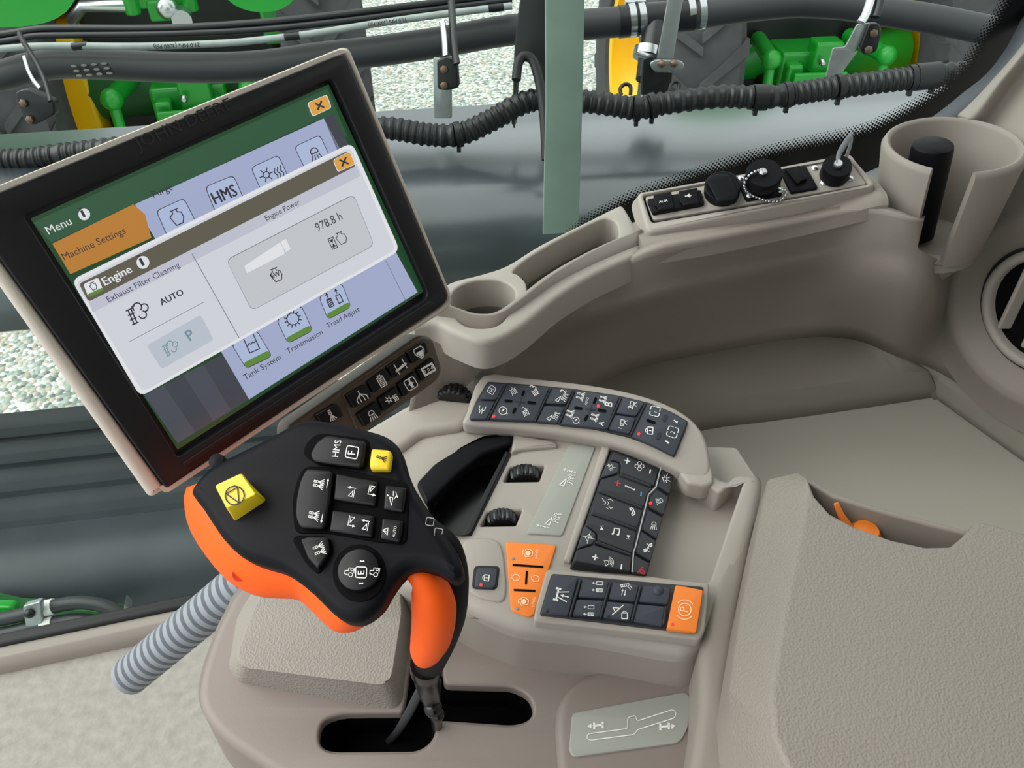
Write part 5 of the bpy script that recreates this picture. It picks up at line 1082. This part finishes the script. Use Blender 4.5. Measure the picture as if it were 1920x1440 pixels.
# upright post and hooked black guard behind it
UPt=thing('upright_post',Yv(1055,425,1.30),'flat grey green upright post in front of the hoses','post')
mb=MB('post'); P=Plane(Yv(1055,200,1.30),(0,-1,.0)); mb.slab(P,[(1022,-40),(1097,-40),(1092,200),(1085,436),(1018,440),(1023,200)],.012,.002); mb.build('bar',UPt)
HG=thing('hook_guard',D(990,240,1.6),'curved black plastic guard arching beside the upright post','guard')
mb=MB('corr'); P=Plane(D(990,120,1.62),(-.15,-1,.2))
mb.slab(P,sm([(984,-40),(1020,-40),(1030,60),(1030,230),(1012,232),(1008,170),(1000,130),(985,116),(972,130),(966,170),(962,240),(964,90)],3),.05,.004); mb.build('web',HG)
mb=MB('seal'); 
rim=[(968,150),(972,118),(984,105),(998,112),(1008,140),(1016,180),(1021,230),(1024,300)]
mb.tube([D(u,v,1.56) for u,v in rim],.009,12,smooth=5); mb.build('rim',HG)
# hose brackets
def bracket(c,label,plate,dark,bolts,strap,d=1.74,extra=None):
    t=thing('hose_bracket',D(c[0],c[1],d),label,'bracket','hose brackets along the pipe')
    P=Plane(D(c[0],c[1],d),(-.1,-1,.15))
    if plate: mb=MB('galv'); mb.slab(P,rnd(plate,4),.006,.001); mb.build('plate',t)
    mb=MB('corr'); mb.slab(P,rnd(dark,7),.02,.003,off=.012); mb.build('clamp_block',t)
    for b_ in bolts:
        mb=MB('rust'); o=P.hit(b_,.012); mb.lathe(o,P.n,[(0,0),(.0085,0),(.0085,.005),(.005,.007),(0,.007)],6); mb.build('bolt',t)
    for s,mm,w_ in strap:
        mb=MB(mm); mb.tube([D(u,v,d-.05) for u,v in s],w_*d/F,10,smooth=4,flat=.6); mb.build('strap',t)
    if extra: extra(t,P)
bracket((45,200),'black hose bracket with silver strap at far left',None,[(28,172),(48,166),(80,180),(100,190),(102,215),(62,236),(45,225),(30,190)],[(45,193),(57,224)],[([(45,106),(52,130),(62,150),(75,166)],'steel',5),([(36,62),(42,75),(56,98),(72,125),(85,155),(95,190)],'corr',7)])
bracket((830,170),'hose bracket with grey hanger plate right of the display',[(812,108),(846,112),(847,222),(814,222)],[(819,112),(842,108),(857,122),(860,165),(838,170),(820,168)],[(833,130),(833,160)],[([(829,40),(832,60),(834,85),(835,105)],'steel',7),([(846,2),(848,30),(849,60),(852,95),(856,120)],'corr',8)])
bracket((1635,75),'angled hose bracket near the rear pillar',[(1607,46),(1640,42),(1600,100),(1610,95),(1570,148),(1548,146),(1562,90),(1585,88)],[(1630,44),(1650,44),(1654,60),(1644,98),(1620,104),(1612,92)],[(1638,62),(1628,93)],[([(1634,-5),(1628,15),(1622,30),(1614,42)],'steel',8),([(1650,-5),(1646,15),(1640,32)],'corr',9)])
# pipe tee with worm clamps and bracket
TE=thing('pipe_tee',D(1232,40,DH),'black pipe tee with silver worm-drive clamps and hanging plate','pipe tee')
mb=MB('hoseb'); mb.tube([D(1160,41,DH),D(1300,29,DH)],29*DH/F,24); mb.tube([D(1232,36,DH),D(1224,85,DH-.01),D(1216,150,DH-.01)],24*DH/F,20); mb.build('body',TE)
for x,y in ((1184,38),(1202,36.5),(1293,26),(1313,23)):
    mb=MB('steel'); mb.tube([D(x-6,y+.8,DH),D(x+6,y-.8,DH)],30.5*DH/F,28); mb.box(D(x-2,y-30,DH-.01),(.024,.02,.014)); mb.build('worm_clamp',TE)
mb=MB('steel'); mb.tube([D(1216,92,DH-.01),D(1213,108,DH-.01)],27*DH/F,24); mb.tube([D(1196,100,DH-.05),D(1218,108,DH-.05)],6*DH/F,10); mb.build('worm_clamp',TE)
P=Plane(D(1250,60,1.76),(0,-1,.15)); mb=MB('galv'); mb.slab(P,rnd([(1256,-20),(1284,-20),(1262,112),(1232,112)],3),.006,.001); mb.slab(P,rnd([(1218,118),(1232,112),(1276,114),(1284,120),(1280,132),(1232,136),(1222,130)],6),.008,.002,off=.02); mb.build('hanger_plate',TE)
for q in ((1240,119),(1263,118)):
    mb=MB('rust'); o=P.hit(q,.02); mb.lathe(o,P.n,[(0,0),(.0085,0),(.0085,.007),(.005,.011),(0,.012)],6); mb.build('bolt',TE)
mb=MB('corr'); mb.slab(Plane(D(1232,150,1.80),(0,-1,.15)),rnd([(1206,110),(1226,104),(1228,136),(1262,136),(1256,178),(1202,178)],4),.02,.003); mb.build('foot_block',TE)
mb=MB('corr')
for q in ([(1165,178),(1163,166),(1172,158),(1182,162),(1182,178)],[(1256,170),(1258,160),(1266,153),(1274,158),(1272,170)]): mb.tube([D(u,v,1.72) for u,v in q],.004,8,smooth=4)
mb.build('hook',TE)
# ---------------------------------------------------------------- tractors
def tyre(mb,c,ro,ri,w_,ax,lugs=20,side=1):
    ax=V(ax).normalized()
    prof=[(ri,-w_*.42),(ri+.03,-w_*.48),((ri+ro)/2,-w_*.52),(ro-.07,-w_*.5),(ro-.03,-w_*.42),(ro-.02,0),(ro-.03,w_*.42),(ro-.07,w_*.5),((ri+ro)/2,w_*.52),(ri+.03,w_*.48),(ri,w_*.42)]
    mb.lathe(c,ax,prof,48,ex=(0,0,1))
    e1=(V((0,0,1))-ax*ax.z).normalized(); e2=ax.cross(e1)
    for k in range(lugs*2):
        s=1 if k%2 else -1; t0=2*math.pi*(k/2+.25*(k%2))/lugs
        def pt(x,t,r): return c+ax*x+(e1*math.cos(t)+e2*math.sin(t))*r
        dt=.26; wd=.07
        r0,r1=ro-.035,ro+.012
        q=[(0.0,t0+dt,),(s*w_*.5,t0)]
        vs=[pt(q[0][0],q[0][1]-wd*.6,r0),pt(q[0][0],q[0][1]+wd*.6,r0),pt(q[1][0],t0+wd,r0-.03),pt(q[1][0],t0-wd,r0-.03),
            pt(q[0][0],q[0][1]-wd*.4,r1),pt(q[0][0],q[0][1]+wd*.4,r1),pt(q[1][0],t0+wd*.7,r1-.03),pt(q[1][0],t0-wd*.7,r1-.03)]
        vs2=[pt(q[1][0]*1.03,t0+wd,ro-.17),pt(q[1][0]*1.03,t0-wd,ro-.17)]
        mb.mesh(vs+vs2,[(4,5,6,7),(0,1,5,4),(1,2,6,5),(3,0,4,7),(2,8,9,3),(6,2,3,7),(6,8,2),(7,3,9)])
def tractor(loc,yaw,label,track,tw,rad,kind):
    t=thing('tractor',loc,label,'tractor','green tractors parked on the gravel')
    Rm=Matrix.Rotation(yaw,3,'Z'); L=V(loc)
    X=Rm@V((1,0,0)); Yd=Rm@V((0,1,0)); Zd=V((0,0,1))
    W=lambda x,y,z: L+X*x+Yd*y+Zd*z
    for s in (-1,1):
        mb=MB('tyre'); c=W(s*track/2,0,rad); tyre(mb,c,rad,rad*.55,tw,X); ty=mb.build('rear_tyre',t,recalc=True,sharp=30)
        mb=MB('tyellow'); ri=rad*.56
        mb.lathe(c,X*s,[(ri,-tw*.44),(ri,tw*.44),(ri-.04,tw*.42),(ri-.05,tw*.2),(ri*.75,tw*.05),(ri*.45,tw*.0),(.12,.02),(0,.02),(0,-.02),(.12,-.03),(ri*.5,-.05),(ri*.8,-.12),(ri-.05,-tw*.35),(ri,-tw*.44)],40,ex=(0,0,1))
        mb.build('rim',ty,label='yellow wheel rim')
        # fender over the tyre
        mb=MB('green'); n=14; rows=[]
        for x in (-tw*.62,-tw*.55,0,tw*.5,tw*.58):
            dr=-.05 if abs(x)>tw*.56 else 0
            rows.append([W(s*track/2+x,-math.cos(R(62+a*60/n))*(rad+.10+dr)+0,rad+math.sin(R(62+a*60/n))*(rad+.10+dr)) for a in range(n+1)])
        mb.grid(rows); mb.build('fender',t,solid=.03,sharp=60)
        mb=MB('green'); fz=1.74 if kind=='big' else 1.85; kx=(1.0 if s<0 else .62) if kind=='big' else .9; ox=(.16 if s<0 else -.22) if kind=='big' else 0
        pf=[W(s*track/2-.05*s+ox+dx*kx,-rad*.98,fz+dz) for dx,dz in rnd([(-.36,.18),(-.28,-.12),(-.1,-.2),(.18,-.2),(.34,-.1),(.38,.2),(.2,.5),(-.2,.5)],.16,4)]
        mb.loft([pf,[p-Yd*.09+Zd*.0 for p in pf]]); fo=mb.build('fender_tail',t,bevel=.03,sharp=60)
        mb=MB('tred' if s<0 else 'tdark'); mb.box(W(s*track/2-.05*s+ox,-rad*.98-.09,fz+.06),(.12,.03,.12),ex=X); mb.build('lamp',fo,bevel=.01)
    mb=MB('tdark'); mb.box(W(0,.5,1.15),(track-tw-.1,1.2,1.2),ex=X); mb.box(W(0,.1,.62),(.5,.7,.35),ex=X); mb.build('rear_body',t,bevel=.04)
    mb=MB('green2' if kind=='big' else 'green'); mb.tube([W(-track/2+.1,0,rad),W(track/2-.1,0,rad)],.15,16); mb.build('axle_housing',t)
    mb=MB('green'); mb.box(W(0,-.22,.85),(.42,.3,.3),ex=X); mb.box(W(.05,-.38,.98),(.18,.14,.2),ex=X); mb.box(W(.12,-.4,.8),(.12,.1,.3),ex=X); mb.box(W(-.14,-.4,.8),(.1,.1,.3),ex=X); mb.build('hitch_block',t,bevel=.02)
    for s in (-1,1):
        mb=MB('green'); mb.tube([W(s*.28,-.1,.55),W(s*.36,-.75,.5),W(s*.42,-1.0,.48)],.045,12,flat=.6); mb.build('lower_link',t)
        mb=MB('green'); mb.tube([W(s*.30,-.15,1.02),W(s*.36,-.55,1.03)],.05,12); mb.tube([W(s*.36,-.55,1.05),W(s*.36,-.62,.52)],.03,12); mb.ball(W(s*.36,-.56,1.03),.06); mb.build('lift_arm',t)
        mb=MB('green'); mb.box(W(s*.16,-.55,.55),(.03,.5,.42),ex=X); mb.build('drawbar_plate',t,bevel=.01)
    mb=MB('green'); mb.box(W(0,-.62,.42),(.34,.34,.04),ex=X); mb.box(W(0,-.5,.72),(.34,.03,.4),ex=X); mb.build('drawbar',t,bevel=.01)
    random.seed(11)
    for k in range(7):
        mb=MB('steel'); p=W(-.2+.065*k,-.45-.03*(k%2),.62+.12*(k%4)); mb.lathe(p,-Yd,[(0,0),(.022,0),(.022,.02),(.012,.035),(0,.035)],8); mb.build('bolt',t)
    mb=MB('green'); mb.box(W(0.02,-.5,1.58),(.26,.2,.2),ex=X); mb.tube([W(.16,-.6,1.46),W(.16,-.6,1.7)],.04,10); mb.tube([W(-.12,-.6,1.46),W(-.12,-.6,1.7)],.04,10); mb.box(W(.02,-.56,1.47),(.14,.1,.1),ex=X); mb.build('valve_block',t,bevel=.015)
    mb=MB('steel'); mb.tube([W(-.45,-.5,1.42),W(-.36,-.55,1.5),W(-.12,-.6,1.5)],.03,10); mb.ball(W(.06,-.68,1.5),.055); mb.lathe(W(.12,-.62,1.45),-Yd,[(0,0),(.05,0),(.05,.1),(0,.1)],12); mb.build('coupler',t,label='bright hydraulic couplers')
    if kind=='big':
        mb=MB('green'); mb.box(W(.62,-.35,1.33),(.28,.2,.22),ex=X); mb.build('side_box',t,bevel=.02)
        mb=MB('tyellow'); mb.box(W(-.62,.0,rad-.1),(.16,.5,.9),ex=X); mb.build('hub_plate',t,bevel=.02)
        mb=MB('green2'); mb.tube([W(-.75,-.05,.95),W(-.2,-.05,.95)],.2,16); mb.build('final_drive',t)
    return t
g=ray(375,200); y=5.0; 
tractor((-1.92,5.0,GZ),R(12),'large green tractor seen from behind, partly hidden by the display',1.60,.44,.92,'big')
tractor((1.85,5.6,GZ),R(6),'green tractor with yellow rims seen from behind, right of the upright post',1.75,.56,.86,'small')
